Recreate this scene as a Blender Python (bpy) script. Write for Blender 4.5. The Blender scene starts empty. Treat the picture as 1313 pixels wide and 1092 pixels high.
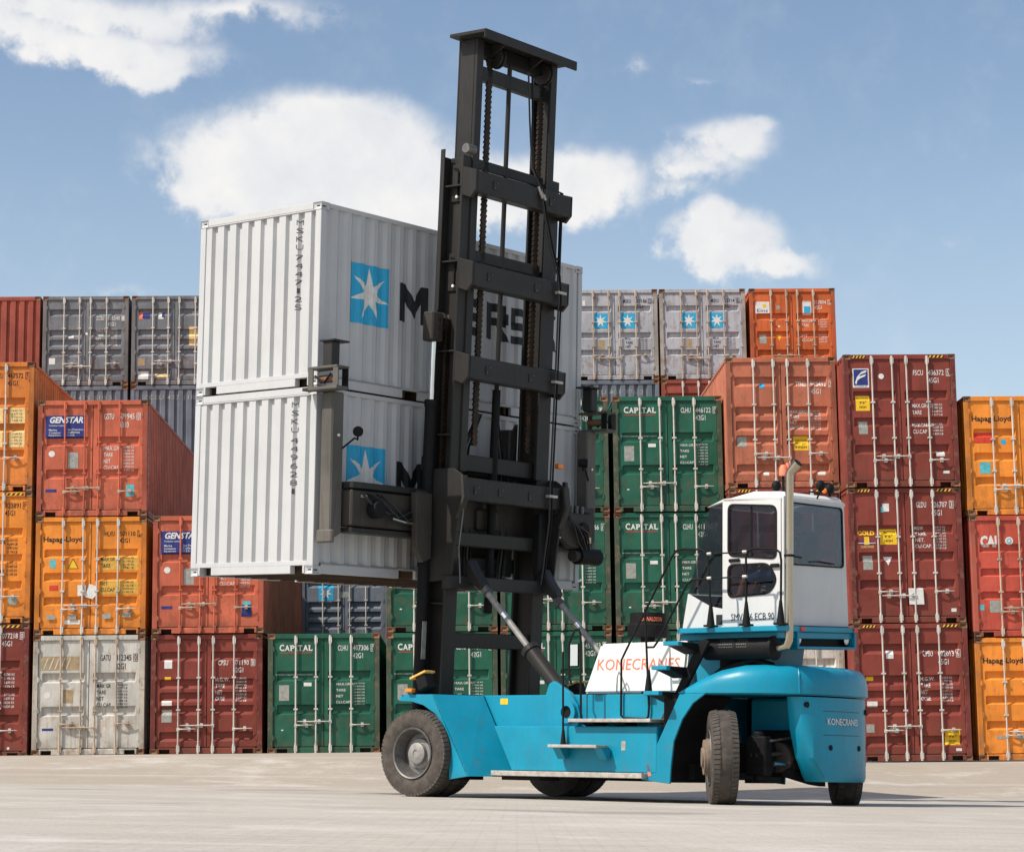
import bpy, bmesh, math, random
from mathutils import Matrix, Vector
random.seed(7)
PI = math.pi
sc = bpy.context.scene
COL = sc.collection
ZO = 0.502                                    # lifts the machine's wheels to z = 0

# ------------------------------------------------------------------ camera
cam = bpy.data.cameras.new('camera'); camo = bpy.data.objects.new('camera', cam); COL.objects.link(camo)
RT = ((0.9999268, 0.0, 0.0120956), (0.0018278, 0.9885165, -0.1511020), (-0.0119567, 0.1511131, 0.9884442))
camo.matrix_world = Matrix(((RT[0][0], RT[0][2], -RT[0][1], 0), (RT[1][0], RT[1][2], -RT[1][1], 0),
                            (RT[2][0], RT[2][2], -RT[2][1], ZO), (0, 0, 0, 1)))
cam.sensor_width = 36.0; cam.lens = 2807.7 / 1313 * 36.0
cam.clip_start = 0.1; cam.clip_end = 3000
sc.camera = camo
# ------------------------------------------------------------------ light
SUN_DIR = Vector((-0.87, -0.50, 0)).normalized()
EL = math.radians(50)
S = Vector((SUN_DIR.x * math.cos(EL), SUN_DIR.y * math.cos(EL), math.sin(EL)))
sun = bpy.data.lights.new('sun', 'SUN'); suno = bpy.data.objects.new('sun', sun); COL.objects.link(suno)
sun.energy = 4.6; sun.angle = math.radians(0.53); sun.color = (1.0, 0.93, 0.84)
suno.rotation_euler = S.to_track_quat('Z', 'Y').to_euler(); suno.location = (-40, -25, 60)
sc.view_settings.view_transform = 'Standard'; sc.view_settings.look = 'None'
sc.view_settings.exposure = 0.22; sc.view_settings.gamma = 1.0; sc.view_settings.use_curve_mapping = False

class NT:                                     # small helper to write node trees
    def __init__(s, tree): s.t = tree; s.n = tree.nodes; s.l = tree.links
    def put(s, sock, v):
        if isinstance(v, bpy.types.NodeSocket): s.l.new(v, sock)
        elif v is not None:
            if isinstance(v, (tuple, list)) and len(v) == 3 and sock.type == 'RGBA': v = (*v, 1)
            sock.default_value = v
    def node(s, kind, ins=(), **at):
        n = s.n.new(kind)
        for k, v in at.items(): setattr(n, k, v)
        for k, v in (ins.items() if isinstance(ins, dict) else enumerate(ins)): s.put(n.inputs[k], v)
        return n
    def m(s, op, a, b=None, c=None, clamp=False):
        n = s.node('ShaderNodeMath', operation=op, use_clamp=clamp)
        for i, v in enumerate((a, b, c)):
            if v is not None: s.put(n.inputs[i], v)
        return n.outputs[0]
    def mix(s, f, a, b, mode='MIX'):
        n = s.node('ShaderNodeMix', data_type='RGBA', blend_type=mode)
        s.put(n.inputs['Factor'], f); s.put(n.inputs[6], a); s.put(n.inputs[7], b)
        return n.outputs[2]
    def ramp(s, v, lo, hi, a=0.0, b=1.0, smooth=True):
        n = s.node('ShaderNodeMapRange', [v, lo, hi, a, b], interpolation_type='SMOOTHSTEP' if smooth else 'LINEAR')
        return n.outputs[0]
    def noise(s, vec, scale, detail=4, rough=.55):
        n = s.node('ShaderNodeTexNoise', {'Vector': vec, 'Scale': scale, 'Detail': detail, 'Roughness': rough})
        return n.outputs[0]
    def scale(s, vec, sc_):
        n = s.node('ShaderNodeMapping', {'Vector': vec, 'Scale': sc_}); return n.outputs[0]

# ------------------------------------------------------------------ sky with fair-weather clouds
w = bpy.data.worlds.new('World'); sc.world = w; w.use_nodes = True
T = NT(w.node_tree); T.n.clear()
sky = T.node('ShaderNodeTexSky', sky_type='NISHITA', sun_disc=False)
sky.sun_elevation = EL; sky.sun_rotation = math.atan2(SUN_DIR.x, SUN_DIR.y); sky.air_density = 1.0; sky.dust_density = 1.6; sky.ozone_density = 1.2
tc = T.node('ShaderNodeTexCoord').outputs['Generated']
sep = T.node('ShaderNodeSeparateXYZ', [tc])
az = T.m('ARCTAN2', sep.outputs[0], sep.outputs[1]); el = T.m('ARCSINE', sep.outputs[2])
P = T.node('ShaderNodeCombineXYZ', [az, el, 0.0]).outputs[0]
PR = T.node('ShaderNodeMapping', {'Vector': P, 'Rotation': (.6, .9, .65), 'Location': (3.1, 1.7, .4)}).outputs[0]
n1 = T.noise(PR, 17.0, 9, .58); n1u = T.noise(T.node('ShaderNodeVectorMath', [PR, (-.004, .007, 0)], operation='ADD').outputs[0], 17.0, 9, .58); n2 = T.noise(PR, 60.0, 7, .62)
warp = T.m('ADD', T.m('MULTIPLY', T.m('SUBTRACT', n1, .5), .05), T.m('MULTIPLY', T.m('SUBTRACT', n2, .5), .012))
azw = T.m('ADD', az, warp); elw = T.m('ADD', el, T.m('MULTIPLY', warp, .8))
# azimuth, elevation, half width, half height, strength
CLOUDS = [(-0.089, 0.266, .070, .033, 1.0), (-0.126, 0.264, .040, .022, 1.0), (-0.034, 0.256, .050, .022, .95), (-0.083, 0.285, .044, .020, 1.0),
          (0.030, 0.259, .032, .019, .95), (0.004, 0.255, .030, .017, .9), (0.100, 0.279, .028, .010, .62), (0.083, 0.264, .023, .013, .58), (0.111, 0.281, .017, .010, .62),
          (0.094, 0.231, .032, .015, .95), (0.089, 0.239, .017, .012, .95), (0.126, 0.226, .025, .006, .6),
          (-0.210, 0.333, .088, .014, .62), (-0.192, 0.318, .058, .011, .75), (-0.235, 0.323, .046, .015, .7), (-0.132, 0.338, .064, .008, .45), (-0.163, 0.312, .023, .007, .6),
          (.092, .270, .024, .012, .60), (.076, .254, .020, .010, .5), (.118, .285, .012, .006, .6),
          (0.061, 0.313, .007, .008, .26), (-0.184, 0.210, .022, .005, .3), (0.094, 0.308, .013, .003, .22), (0.204, 0.228, .016, .005, .16)]
dens = None
for a0, e0, ra, re, st in CLOUDS:
    ra *= 1.44; re *= 1.38
    dx = T.m('DIVIDE', T.m('SUBTRACT', azw, a0), ra); dy = T.m('DIVIDE', T.m('SUBTRACT', elw, e0), re)
    r2 = T.m('ADD', T.m('MULTIPLY', dx, dx), T.m('MULTIPLY', dy, dy))
    b = T.m('MULTIPLY', T.m('SUBTRACT', 1.0, T.m('SQRT', r2), clamp=True), st)
    dens = b if dens is None else T.m('SMOOTH_MAX', dens, b, .12)
far = T.noise(T.scale(tc, (1, 1, 2.2)), 3.1, 8, .56)   # the rest of the sky: scattered clouds of the same kind
offv = T.m('ADD', T.m('ABSOLUTE', az), T.m('MAXIMUM', 0.0, T.m('SUBTRACT', el, .34)))
farm = T.m('MULTIPLY', T.ramp(far, .53, .66), T.ramp(offv, .27, .45))
edge = T.m('ADD', dens, T.m('ADD', T.m('MULTIPLY', T.m('SUBTRACT', n2, .5), .85), T.m('MULTIPLY', T.m('SUBTRACT', n1, .5), 1.0)))
fac = T.m('MULTIPLY', T.ramp(edge, .02, .50), T.ramp(dens, 0.0, .42, .0, .96))
fac = T.m('MAXIMUM', fac, T.m('MULTIPLY', farm, .85))
grey = T.m('ADD', T.m('ADD', T.m('MULTIPLY', T.m('SUBTRACT', n1, n1u), 1.7), T.m('MULTIPLY', T.m('SUBTRACT', T.noise(PR, 13, 8, .6), .5), 1.5)), .60, clamp=True)
ccol = T.mix(grey, (5.7, 5.95, 6.4), (7.9, 7.7, 7.45))
base = T.mix(1.0, sky.outputs[0], (1.24, 1.22, 1.17), 'MULTIPLY')
hz = T.ramp(el, .08, .34, 1.0, 0.0)
base = T.mix(T.m('MULTIPLY', hz, .30), base, (6.4, 7.2, 8.0))
bg = T.node('ShaderNodeBackground', {'Color': T.mix(fac, base, ccol), 'Strength': 0.108})
T.l.new(bg.outputs[0], T.node('ShaderNodeOutputWorld').inputs[0])

# ------------------------------------------------------------------ materials
MATS = {}
def mat(name): 
    m = bpy.data.materials.new(name); m.use_nodes = True; t = NT(m.node_tree); t.n.clear()
    b = t.node('ShaderNodeBsdfPrincipled'); t.l.new(b.outputs[0], t.node('ShaderNodeOutputMaterial').inputs[0])
    MATS[name] = m
    return m, t, b
def coords(t, rnd=True):
    tc = t.node('ShaderNodeTexCoord').outputs['Object']
    if not rnd: return tc
    r = t.node('ShaderNodeObjectInfo').outputs['Random']
    return t.node('ShaderNodeVectorMath', [tc, t.node('ShaderNodeCombineXYZ', [t.m('MULTIPLY', r, 37.0), t.m('MULTIPLY', r, 53.0), t.m('MULTIPLY', r, 71.0)]).outputs[0]], operation='ADD').outputs[0]
def paint(name, rgb, rough=.5, fade=.25, rust=.3, dirt=.3, bump=.0, rustcol=(.085, .035, .018), metal=0.0, dirtcol=None, edge=.53, spec=.18, wear=False):
    dirtcol = dirtcol or tuple(x * .45 + .012 for x in rgb)
    m, t, b = mat(name); c = coords(t)
    big = t.noise(c, 1.3, 5); fine = t.noise(c, 22, 5, .65)
    streak = t.noise(t.scale(c, (9, 9, .55)), 1.6, 6, .6)
    light = tuple(min(1, x * (1 + fade * .8) + fade * .006) for x in rgb); dark = tuple(x * (1 - fade) for x in rgb)
    col = t.mix(t.ramp(big, .28, .72), dark, light)
    col = t.mix(t.m('MULTIPLY', t.ramp(streak, .47, .72), dirt), col, dirtcol)
    col = t.mix(t.m('MULTIPLY', t.ramp(fine, .5, .75), dirt * .45), col, tuple(x * .55 for x in rgb))
    rr = t.m('ADD', t.m('MULTIPLY', t.noise(c, 5.5, 8, .7), .72), t.m('MULTIPLY', streak, .28))
    zr_ = t.node('ShaderNodeSeparateXYZ', [t.node('ShaderNodeTexCoord').outputs['Object']]).outputs[2]
    band = t.m('MULTIPLY', t.ramp(zr_, .25, .5), t.ramp(zr_, .95, .70)) if wear else 0.0
    low = t.ramp(zr_, .42, .10) if wear else 0.0
    if wear:
        col = t.mix(t.m('MULTIPLY', t.m('MULTIPLY', low, t.ramp(t.noise(c, 3.2, 6, .65), .38, .62)), .45), col, (.085, .062, .045))
        rr = t.m('ADD', rr, t.m('MULTIPLY', t.m('ADD', band, low), .045))
    rmask = t.m('MULTIPLY', t.ramp(rr, edge, edge + .08), rust)
    col = t.mix(rmask, col, t.mix(fine, rustcol, tuple(min(1, x * 2.6) for x in rustcol)))
    t.put(b.inputs['Base Color'], col)
    t.put(b.inputs['Roughness'], t.m('ADD', t.m('ADD', rough, t.m('MULTIPLY', t.m('SUBTRACT', fine, .5), .22)), t.m('MULTIPLY', rmask, .3), clamp=True))
    b.inputs['Metallic'].default_value = metal; b.inputs['Specular IOR Level'].default_value = spec
    if bump:
        bp = t.node('ShaderNodeBump', {'Height': t.noise(c, 3.0, 4), 'Strength': bump, 'Distance': .05}); t.l.new(bp.outputs[0], b.inputs['Normal'])
    return m
def plain(name, rgb, rough=.5, metal=0.0, var=.18, sc_=14, spec=.3):
    m, t, b = mat(name); c = coords(t); b.inputs['Specular IOR Level'].default_value = spec; n = t.noise(c, sc_, 5, .6)
    t.put(b.inputs['Base Color'], t.mix(t.ramp(n, .3, .7), tuple(x * (1 - var) for x in rgb), tuple(min(1, x * (1 + var)) for x in rgb)))
    t.put(b.inputs['Roughness'], t.m('ADD', rough - .1, t.m('MULTIPLY', n, .2), clamp=True)); b.inputs['Metallic'].default_value = metal
    return m
def glow(name, rgb, e):
    m, t, b = mat(name); b.inputs['Base Color'].default_value = (*rgb, 1); b.inputs['Roughness'].default_value = .25
    return m
CP = dict(
  maroon=paint('maroon_container_paint', (.215, .047, .034), .5, .22, .35, .30, .25, wear=True),
  brick=paint('brick_red_container_paint', (.52, .130, .072), .55, .2, .25, .30, .25, wear=True),
  salmon=paint('salmon_container_paint', (.43, .140, .080), .55, .18, .3, .25, .25, wear=True),
  orange=paint('orange_container_paint', (.74, .245, .036), .5, .18, .2, .25, .25, wear=True),
  rustorange=paint('faded_orange_container_paint', (.64, .20, .042), .55, .2, .3, .3, .25, wear=True),
  green=paint('dark_green_container_paint', (.020, .102, .064), .45, .25, .22, .25, .25, wear=True),
  offwhite=paint('stained_off_white_container_paint', (.52, .50, .45), .55, .2, .35, .45, .25, rustcol=(.2, .11, .05), wear=True),
  slate=paint('slate_grey_container_paint', (.175, .19, .205), .45, .2, .45, .35, .25, wear=True),
  bluegrey=paint('blue_grey_container_paint', (.15, .17, .20), .45, .2, .25, .35, .25, wear=True),
  palegrey=paint('pale_grey_container_paint', (.40, .40, .42), .5, .16, .35, .35, .25, wear=True),
  redbrown=paint('red_brown_container_paint', (.30, .075, .05), .55, .2, .3, .3, .25, wear=True),
  vermilion=paint('vermilion_container_paint', (.54, .125, .036), .5, .2, .3, .3, .25, wear=True),
  cherry=paint('cherry_red_container_paint', (.50, .085, .055), .5, .2, .35, .3, .25, wear=True),
  whitegrey=paint('light_grey_container_paint', (.475, .482, .482), .42, .05, .03, .08, .12, edge=.60))
WORN = {k: v for k, v in CP.items()}
for k, c_ in dict(maroon=(.15, .036, .03), brick=(.36, .085, .05), orange=(.50, .17, .03), rustorange=(.44, .14, .03), green=(.06, .085, .055), salmon=(.30, .10, .06), offwhite=(.42, .38, .32), slate=(.15, .15, .15), palegrey=(.34, .30, .26), vermilion=(.40, .09, .035), cherry=(.38, .09, .06)).items():
    WORN[k] = paint('worn_' + k + '_post_paint', c_, .6, .3, .45, .45, rustcol=(.12, .07, .045), edge=.51)
M_RUST = paint('rusty_casting_steel', (.20, .105, .06), .75, .35, .8, .4)
M_ROD = paint('galvanised_rod_steel', (.55, .52, .465), .5, .15, .25, .25, metal=.1)
M_RODD = paint('rusty_rod_steel', (.45, .36, .27), .6, .25, .5, .4)
M_GASK = plain('black_rubber_gasket', (.012, .012, .013), .8)
M_VOID = plain('dark_opening', (.006, .006, .006), .9)
M_WOOD = paint('container_floor_timber', (.055, .036, .024), .8, .3, .2, .4)
M_WHITE = plain('white_print', (.66, .65, .61), .6, var=.1)
M_BLACKP = plain('black_print', (.018, .018, .02), .6)
M_NAVY = plain('navy_print', (.025, .035, .17), .5)
M_SKYB = plain('sky_blue_print', (.03, .36, .60), .5, var=.06)
M_AMBC = plain('faded_amber_cover', (.70, .42, .10), .6)
M_YEL = plain('yellow_print', (.78, .48, .02), .5, var=.08)
M_PALEY = plain('pale_yellow_print', (.72, .52, .22), .6)
M_REDP = plain('red_print', (.55, .05, .025), .5)
M_CORAL = plain('coral_red_print', (.82, .20, .11), .5, var=.05)
M_TEAL = plain('teal_print', (.10, .42, .45), .5)
M_GPL = plain('grey_data_plate', (.34, .34, .30), .45, metal=.3)
M_BPL = plain('weathered_print', (.34, .25, .14), .7)
M_BLUE = paint('cyan_blue_machine_paint', (.004, .230, .350), .36, .13, .16, .30, .05, dirtcol=(.045, .15, .19), edge=.585, spec=.3, wear=True)
M_DARK = paint('charcoal_mast_paint', (.027, .0255, .0235), .42, .18, .10, .28, dirtcol=(.045, .040, .033), edge=.60)
M_BRN = paint('dusty_spreader_paint', (.046, .041, .035), .6, .25, .3, .5, dirtcol=(.07, .058, .043), edge=.56)
M_ARM = paint('worn_arm_paint', (.105, .098, .086), .55, .2, .35, .5, dirtcol=(.06, .05, .04), edge=.56)
M_OCH = plain('ochre_weight_panel', (.60, .34, .06), .6)
M_FAINT = plain('faint_black_print', (.075, .075, .078), .6)
M_CHAIN = paint('oiled_brown_chain', (.040, .029, .020), .5, .3, .4, .3, metal=.5)
M_HOOD = paint('white_hood_paint', (.74, .73, .70), .38, .04, .02, .06, edge=.64)
M_CABP = paint('grey_white_cab_paint', (.56, .56, .55), .42, .05, .03, .12, edge=.63)
M_BLK = plain('black_steel', (.0105, .0105, .011), .6, spec=.12)
M_RUB = plain('tyre_rubber', (.066, .056, .047), .85, var=.3, sc_=9)
M_RUBD = plain('dusty_tread_rubber', (.074, .065, .056), .9, var=.25, sc_=12)
M_RIM = plain('grey_wheel_rim', (.14, .135, .13), .5, metal=.5)
M_HUB = plain('dusty_hub_steel', (.26, .25, .235), .6, metal=.3)
M_HUBR = plain('dusty_brown_hub_paint', (.20, .155, .115), .8, var=.25)
M_CHR = plain('chrome_rod', (.72, .72, .74), .12, metal=1.0, var=.03)
M_EXH = plain('brushed_exhaust_steel', (.46, .39, .295), .24, metal=.95, var=.03)
M_ALU = plain('worn_step_aluminium', (.44, .40, .355), .5, metal=.4)
M_AMB = glow('amber_lens', (.85, .22, .02), 0)
M_REDL = glow('red_lens', (.55, .01, .01), 0)
M_LENS = plain('lamp_glass', (.75, .74, .70), .15)
M_HOSE = plain('hydraulic_hose', (.03, .028, .028), .4)
M_SKIN = plain('skin', (.50, .25, .16), .5, var=.06)
M_HAIR = plain('dark_hair', (.03, .02, .015), .6)
M_SHIRT = plain('navy_shirt', (.035, .045, .09), .8)
M_JEAN = plain('blue_shorts', (.04, .11, .32), .8)
M_SEAT = plain('black_seat_fabric', (.022, .022, .024), .85)
M_PAPER = plain('printed_paper', (.55, .56, .62), .7)
def glass():
    m = bpy.data.materials.new('tinted_cab_glass'); m.use_nodes = True; t = NT(m.node_tree); t.n.clear()
    tr = t.node('ShaderNodeBsdfTransparent', [(.60, .60, .63)]); gl = t.node('ShaderNodeBsdfGlossy', {'Color': (.8, .85, .92), 'Roughness': .03})
    f = t.node('ShaderNodeFresnel', [1.5]).outputs[0]
    mx = t.node('ShaderNodeMixShader', [t.m('ADD', t.m('MULTIPLY', f, .38), .0, clamp=True), tr.outputs[0], gl.outputs[0]])
    t.l.new(mx.outputs[0], t.node('ShaderNodeOutputMaterial').inputs[0]); return m
M_GLASS = glass()
def ground_mat():
    m, t, b = mat('sunlit_concrete_paving'); c = t.node('ShaderNodeTexCoord').outputs['Object']
    big = t.noise(c, .09, 5); mid = t.noise(c, .9, 6, .62); st = t.noise(t.scale(c, (.35, 2.4, 1)), .8, 7, .62); fine = t.noise(c, 26, 4, .7)
    st2 = t.noise(t.scale(c, (1.6, .28, 1)), .55, 6, .6)
    col = t.mix(t.ramp(big, .3, .7), (.40, .360, .305), (.475, .437, .380))
    col = t.mix(t.m('MULTIPLY', t.ramp(mid, .42, .72), .45), col, (.33, .30, .265))
    col = t.mix(t.m('MULTIPLY', t.ramp(st, .50, .70), .55), col, (.34, .315, .285))
    col = t.mix(t.m('MULTIPLY', t.ramp(st2, .56, .72), .40), col, (.56, .54, .50))
    br = t.node('ShaderNodeTexBrick', {'Vector': c, 'Color1': (1, 1, 1), 'Color2': (.86, .86, .86), 'Mortar': (.62, .60, .57), 'Scale': 1.0, 'Mortar Size': .010, 'Mortar Smooth': .4, 'Brick Width': .24, 'Row Height': .12})
    col = t.mix(.42, col, t.mix(1.0, col, br.outputs[0], 'MULTIPLY'))
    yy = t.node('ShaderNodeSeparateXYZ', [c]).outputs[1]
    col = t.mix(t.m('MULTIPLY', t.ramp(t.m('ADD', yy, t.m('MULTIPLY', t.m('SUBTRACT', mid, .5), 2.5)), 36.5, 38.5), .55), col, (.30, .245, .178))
    ln = t.ramp(t.noise(t.scale(c, (.05, 1.3, 1)), 1.0, 5, .7), .56, .63)
    col = t.mix(t.m('MULTIPLY', ln, .26), col, (.62, .59, .54))
    gr2 = t.noise(c, 5.5, 6, .75)
    col = t.mix(t.m('MULTIPLY', t.ramp(gr2, .52, .68), .40), col, (.27, .24, .205))
    pat = t.noise(t.scale(c, (.45, .45, 1)), 1.0, 7, .72)
    col = t.mix(t.m('MULTIPLY', t.ramp(pat, .50, .66), .55), col, (.58, .55, .50))
    col = t.mix(t.m('MULTIPLY', t.ramp(t.noise(t.scale(c, (.22, .7, 1)), 1.0, 6, .7), .55, .70), .55), col, (.27, .245, .215))
    wv = t.node('ShaderNodeTexWave', {'Vector': t.scale(c, (1, .22, 1)), 'Scale': .11, 'Distortion': 9.0, 'Detail': 3.0, 'Detail Scale': .6}, bands_direction='Y').outputs[1]
    scr = t.m('MULTIPLY', t.ramp(wv, .94, .99), t.ramp(t.noise(c, .35, 4), .48, .62))
    col = t.mix(t.m('MULTIPLY', scr, .45), col, (.12, .112, .10))
    col = t.mix(t.m('MULTIPLY', t.ramp(fine, .38, .72), .42), col, (.24, .22, .2))
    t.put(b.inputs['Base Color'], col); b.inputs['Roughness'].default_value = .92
    bp = t.node('ShaderNodeBump', {'Height': t.m('ADD', t.m('MULTIPLY', fine, .4), mid), 'Strength': .3, 'Distance': .02}); t.l.new(bp.outputs[0], b.inputs['Normal'])
    return m
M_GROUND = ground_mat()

# ------------------------------------------------------------------ mesh helpers
class MB:
    def __init__(s, X=None): s.v = []; s.f = []; s.X = X
    def add(s, vs, fs):
        o = len(s.v); s.v += [Vector(p) for p in vs]; s.f += [tuple(i + o for i in f) for f in fs]; return s
    def hexa(s, p): return s.add(p, [(3, 2, 1, 0), (4, 5, 6, 7), (0, 1, 5, 4), (1, 2, 6, 5), (2, 3, 7, 6), (3, 0, 4, 7)])
    def box(s, x0, x1, y0, y1, z0, z1):
        x0, x1 = sorted((x0, x1)); y0, y1 = sorted((y0, y1)); z0, z1 = sorted((z0, z1))
        return s.hexa([(x0, y0, z0), (x1, y0, z0), (x1, y1, z0), (x0, y1, z0), (x0, y0, z1), (x1, y0, z1), (x1, y1, z1), (x0, y1, z1)])
    def prism(s, poly, ax, a, b):             # poly in the two other axes, in axis order
        n = len(poly)
        def mk(p, t): q = list(p); q.insert(ax, t); return tuple(q)
        vs = [mk(p, a) for p in poly] + [mk(p, b) for p in poly]
        return s.add(vs, [tuple(range(n))[::-1], tuple(range(n, 2 * n))] + [(i, (i + 1) % n, n + (i + 1) % n, n + i) for i in range(n)])
    def tube(s, pts, r, n=8, caps=True, closed=False):
        pts = [Vector(p) for p in pts]; m = len(pts); rs = r if isinstance(r, (list, tuple)) else [r] * m
        up = None; vs = []
        for i, p in enumerate(pts):
            a = pts[i - 1] if (i > 0 or closed) else p; b = pts[(i + 1) % m] if (i < m - 1 or closed) else p
            d = (b - a).normalized()
            if up is None: up = d.orthogonal().normalized()
            else:
                up = (up - d * up.dot(d)); up = up.normalized() if up.length > 1e-6 else d.orthogonal().normalized()
            q = d.cross(up)
            vs += [p + (up * math.cos(2 * PI * k / n) + q * math.sin(2 * PI * k / n)) * rs[i] for k in range(n)]
        fs = []
        for i in range(m if closed else m - 1):
            for k in range(n):
                a = i * n + k; b = i * n + (k + 1) % n; j = ((i + 1) % m) * n
                fs.append((a, b, j + (k + 1) % n, j + k))
        if caps and not closed: fs += [tuple(range(n))[::-1], tuple(range((m - 1) * n, m * n))]
        return s.add(vs, fs)
    def cyl(s, a, b, r, r2=None, n=16): return s.tube([a, b], [r, r if r2 is None else r2], n)
    def lathe(s, prof, o, axis, n=32, close=False):
        o = Vector(o); axis = Vector(axis).normalized(); u = axis.orthogonal().normalized(); q = axis.cross(u); m = len(prof)
        vs = [o + axis * h + (u * math.cos(2 * PI * k / n) + q * math.sin(2 * PI * k / n)) * r for r, h in prof for k in range(n)]
        fs = [(i * n + k, i * n + (k + 1) % n, (i + 1) * n + (k + 1) % n, (i + 1) * n + k) for i in range(m - 1) for k in range(n)]
        if close: fs += [((m - 1) * n + k, (m - 1) * n + (k + 1) % n, (k + 1) % n, k) for k in range(n)]
        return s.add(vs, fs)
    def sphere(s, c, r, n=12, m=8, sx=1, sy=1, sz=1):
        c = Vector(c); vs = [c + Vector((0, 0, -r * sz))]
        for i in range(1, m):
            a = -PI / 2 + PI * i / m
            vs += [c + Vector((r * sx * math.cos(a) * math.cos(2 * PI * k / n), r * sy * math.cos(a) * math.sin(2 * PI * k / n), r * sz * math.sin(a))) for k in range(n)]
        vs.append(c + Vector((0, 0, r * sz))); fs = [(0, 1 + (k + 1) % n, 1 + k) for k in range(n)]
        for i in range(m - 2):
            fs += [(1 + i * n + k, 1 + i * n + (k + 1) % n, 1 + (i + 1) * n + (k + 1) % n, 1 + (i + 1) * n + k) for k in range(n)]
        e = len(vs) - 1; fs += [(1 + (m - 2) * n + k, 1 + (m - 2) * n + (k + 1) % n, e) for k in range(n)]
        return s.add(vs, fs)
    def mesh(s, name, m, bevel=0, smooth=0, seg=1):
        me = bpy.data.meshes.new(name)
        vs = [s.X(p) if s.X else p for p in s.v]
        me.from_pydata([tuple(p) for p in vs], [], s.f)
        bm = bmesh.new(); bm.from_mesh(me)
        bmesh.ops.recalc_face_normals(bm, faces=bm.faces)
        if bevel:
            es = [e for e in bm.edges if len(e.link_faces) == 2 and e.calc_face_angle(0) > .5]
            bmesh.ops.bevel(bm, geom=es, offset=bevel, segments=seg, affect='EDGES', clamp_overlap=True)
        if smooth:
            for f in bm.faces: f.smooth = True
            for e in bm.edges:
                if len(e.link_faces) == 2 and e.calc_face_angle(0) > smooth: e.smooth = False
        bm.to_mesh(me); bm.free()
        me.materials.append(m); return me
    def build(s, name, m, parent=None, bevel=0, smooth=0, seg=1): return obj(name, s.mesh(name, m, bevel, smooth, seg), parent)
def obj(name, data, parent=None, loc=None, kind=None):
    o = bpy.data.objects.new(name, data); COL.objects.link(o); o.parent = parent
    if loc: o.location = loc
    if kind: o['kind'] = kind
    return o
def tag(o, label, cat, group=None):
    o['label'] = label; o['category'] = cat
    if group: o['group'] = group
    return o
def thing(name, label, cat, M, group=None):
    o = bpy.data.objects.new(name, None); COL.objects.link(o); o.matrix_world = M; o.empty_display_size = .2
    return tag(o, label, cat, group)

# ---- flat print: text and shapes as real sheets that follow the surface under them
_TC = {}
def glyphs(txt, bold=.008):
    key = (txt, bold)
    if key not in _TC:
        cu = bpy.data.curves.new('txt', 'FONT'); cu.body = txt; cu.resolution_u = 2; cu.offset = bold
        o = bpy.data.objects.new('txt', cu); me = bpy.data.meshes.new_from_object(o)
        vs = [(v.co.x, v.co.y) for v in me.vertices]; fs = [tuple(p.vertices) for p in me.polygons]
        bpy.data.objects.remove(o); bpy.data.meshes.remove(me); bpy.data.curves.remove(cu)
        x0 = min(v[0] for v in vs); x1 = max(v[0] for v in vs); y0 = min(v[1] for v in vs); y1 = max(v[1] for v in vs)
        _TC[key] = ([((x - x0) / (x1 - x0), (y - y0) / (y1 - y0)) for x, y in vs], fs)
    return _TC[key]
class Flat:                                   # collects 2-D sheets (a, b), later laid on a surface
    def __init__(s): s.v = []; s.f = []
    def add(s, vs, fs): o = len(s.v); s.v += vs; s.f += [tuple(i + o for i in f) for f in fs]; return s
    def text(s, t, x0, x1, z0, z1, slant=0, bold=.008):
        vs, fs = glyphs(t, bold); return s.add([(x0 + (x1 - x0) * a + slant * b * (z1 - z0), z0 + (z1 - z0) * b) for a, b in vs], fs)
    def rect(s, x0, x1, z0, z1): return s.add([(x0, z0), (x1, z0), (x1, z1), (x0, z1)], [(0, 1, 2, 3)])
    def poly(s, pts): return s.add(list(pts), [tuple(range(len(pts)))])
    def disc(s, x, z, r, n=18, rz=None): return s.poly([(x + r * math.cos(2 * PI * k / n), z + (rz or r) * math.sin(2 * PI * k / n)) for k in range(n)])
    def star(s, x, z, r, r2, n=7, sx=1.0):
        pts = []
        for k in range(2 * n):
            a = PI / 2 + PI * k / n; q = r if k % 2 == 0 else r2
            pts.append((x + sx * q * math.cos(a), z + q * math.sin(a)))
        o = len(s.v); s.v += pts + [(x, z)]
        s.f += [(o + 2 * n, o + k, o + (k + 1) % (2 * n)) for k in range(2 * n)]; return s
    def lay(s, name, m, parent, place, cuts=((), ())):
        bm = bmesh.new(); vs = [bm.verts.new((a, 0, b)) for a, b in s.v]
        for f in s.f:
            try: bm.faces.new([vs[i] for i in f])
            except ValueError: pass
        for ax, cs in enumerate(cuts):
            for c in cs:
                co = (c, 0, 0) if ax == 0 else (0, 0, c); no = (1, 0, 0) if ax == 0 else (0, 0, 1)
                lo = [v.co[0 if ax == 0 else 2] for v in bm.verts]
                if min(lo) < c < max(lo):
                    bmesh.ops.bisect_plane(bm, geom=bm.verts[:] + bm.edges[:] + bm.faces[:], plane_co=co, plane_no=no, dist=1e-5)
        for v in bm.verts: v.co = Vector(place(v.co.x, v.co.z))
        me = bpy.data.meshes.new(name); bm.to_mesh(me); bm.free(); me.materials.append(m)
        return obj(name, me, parent)

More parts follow.
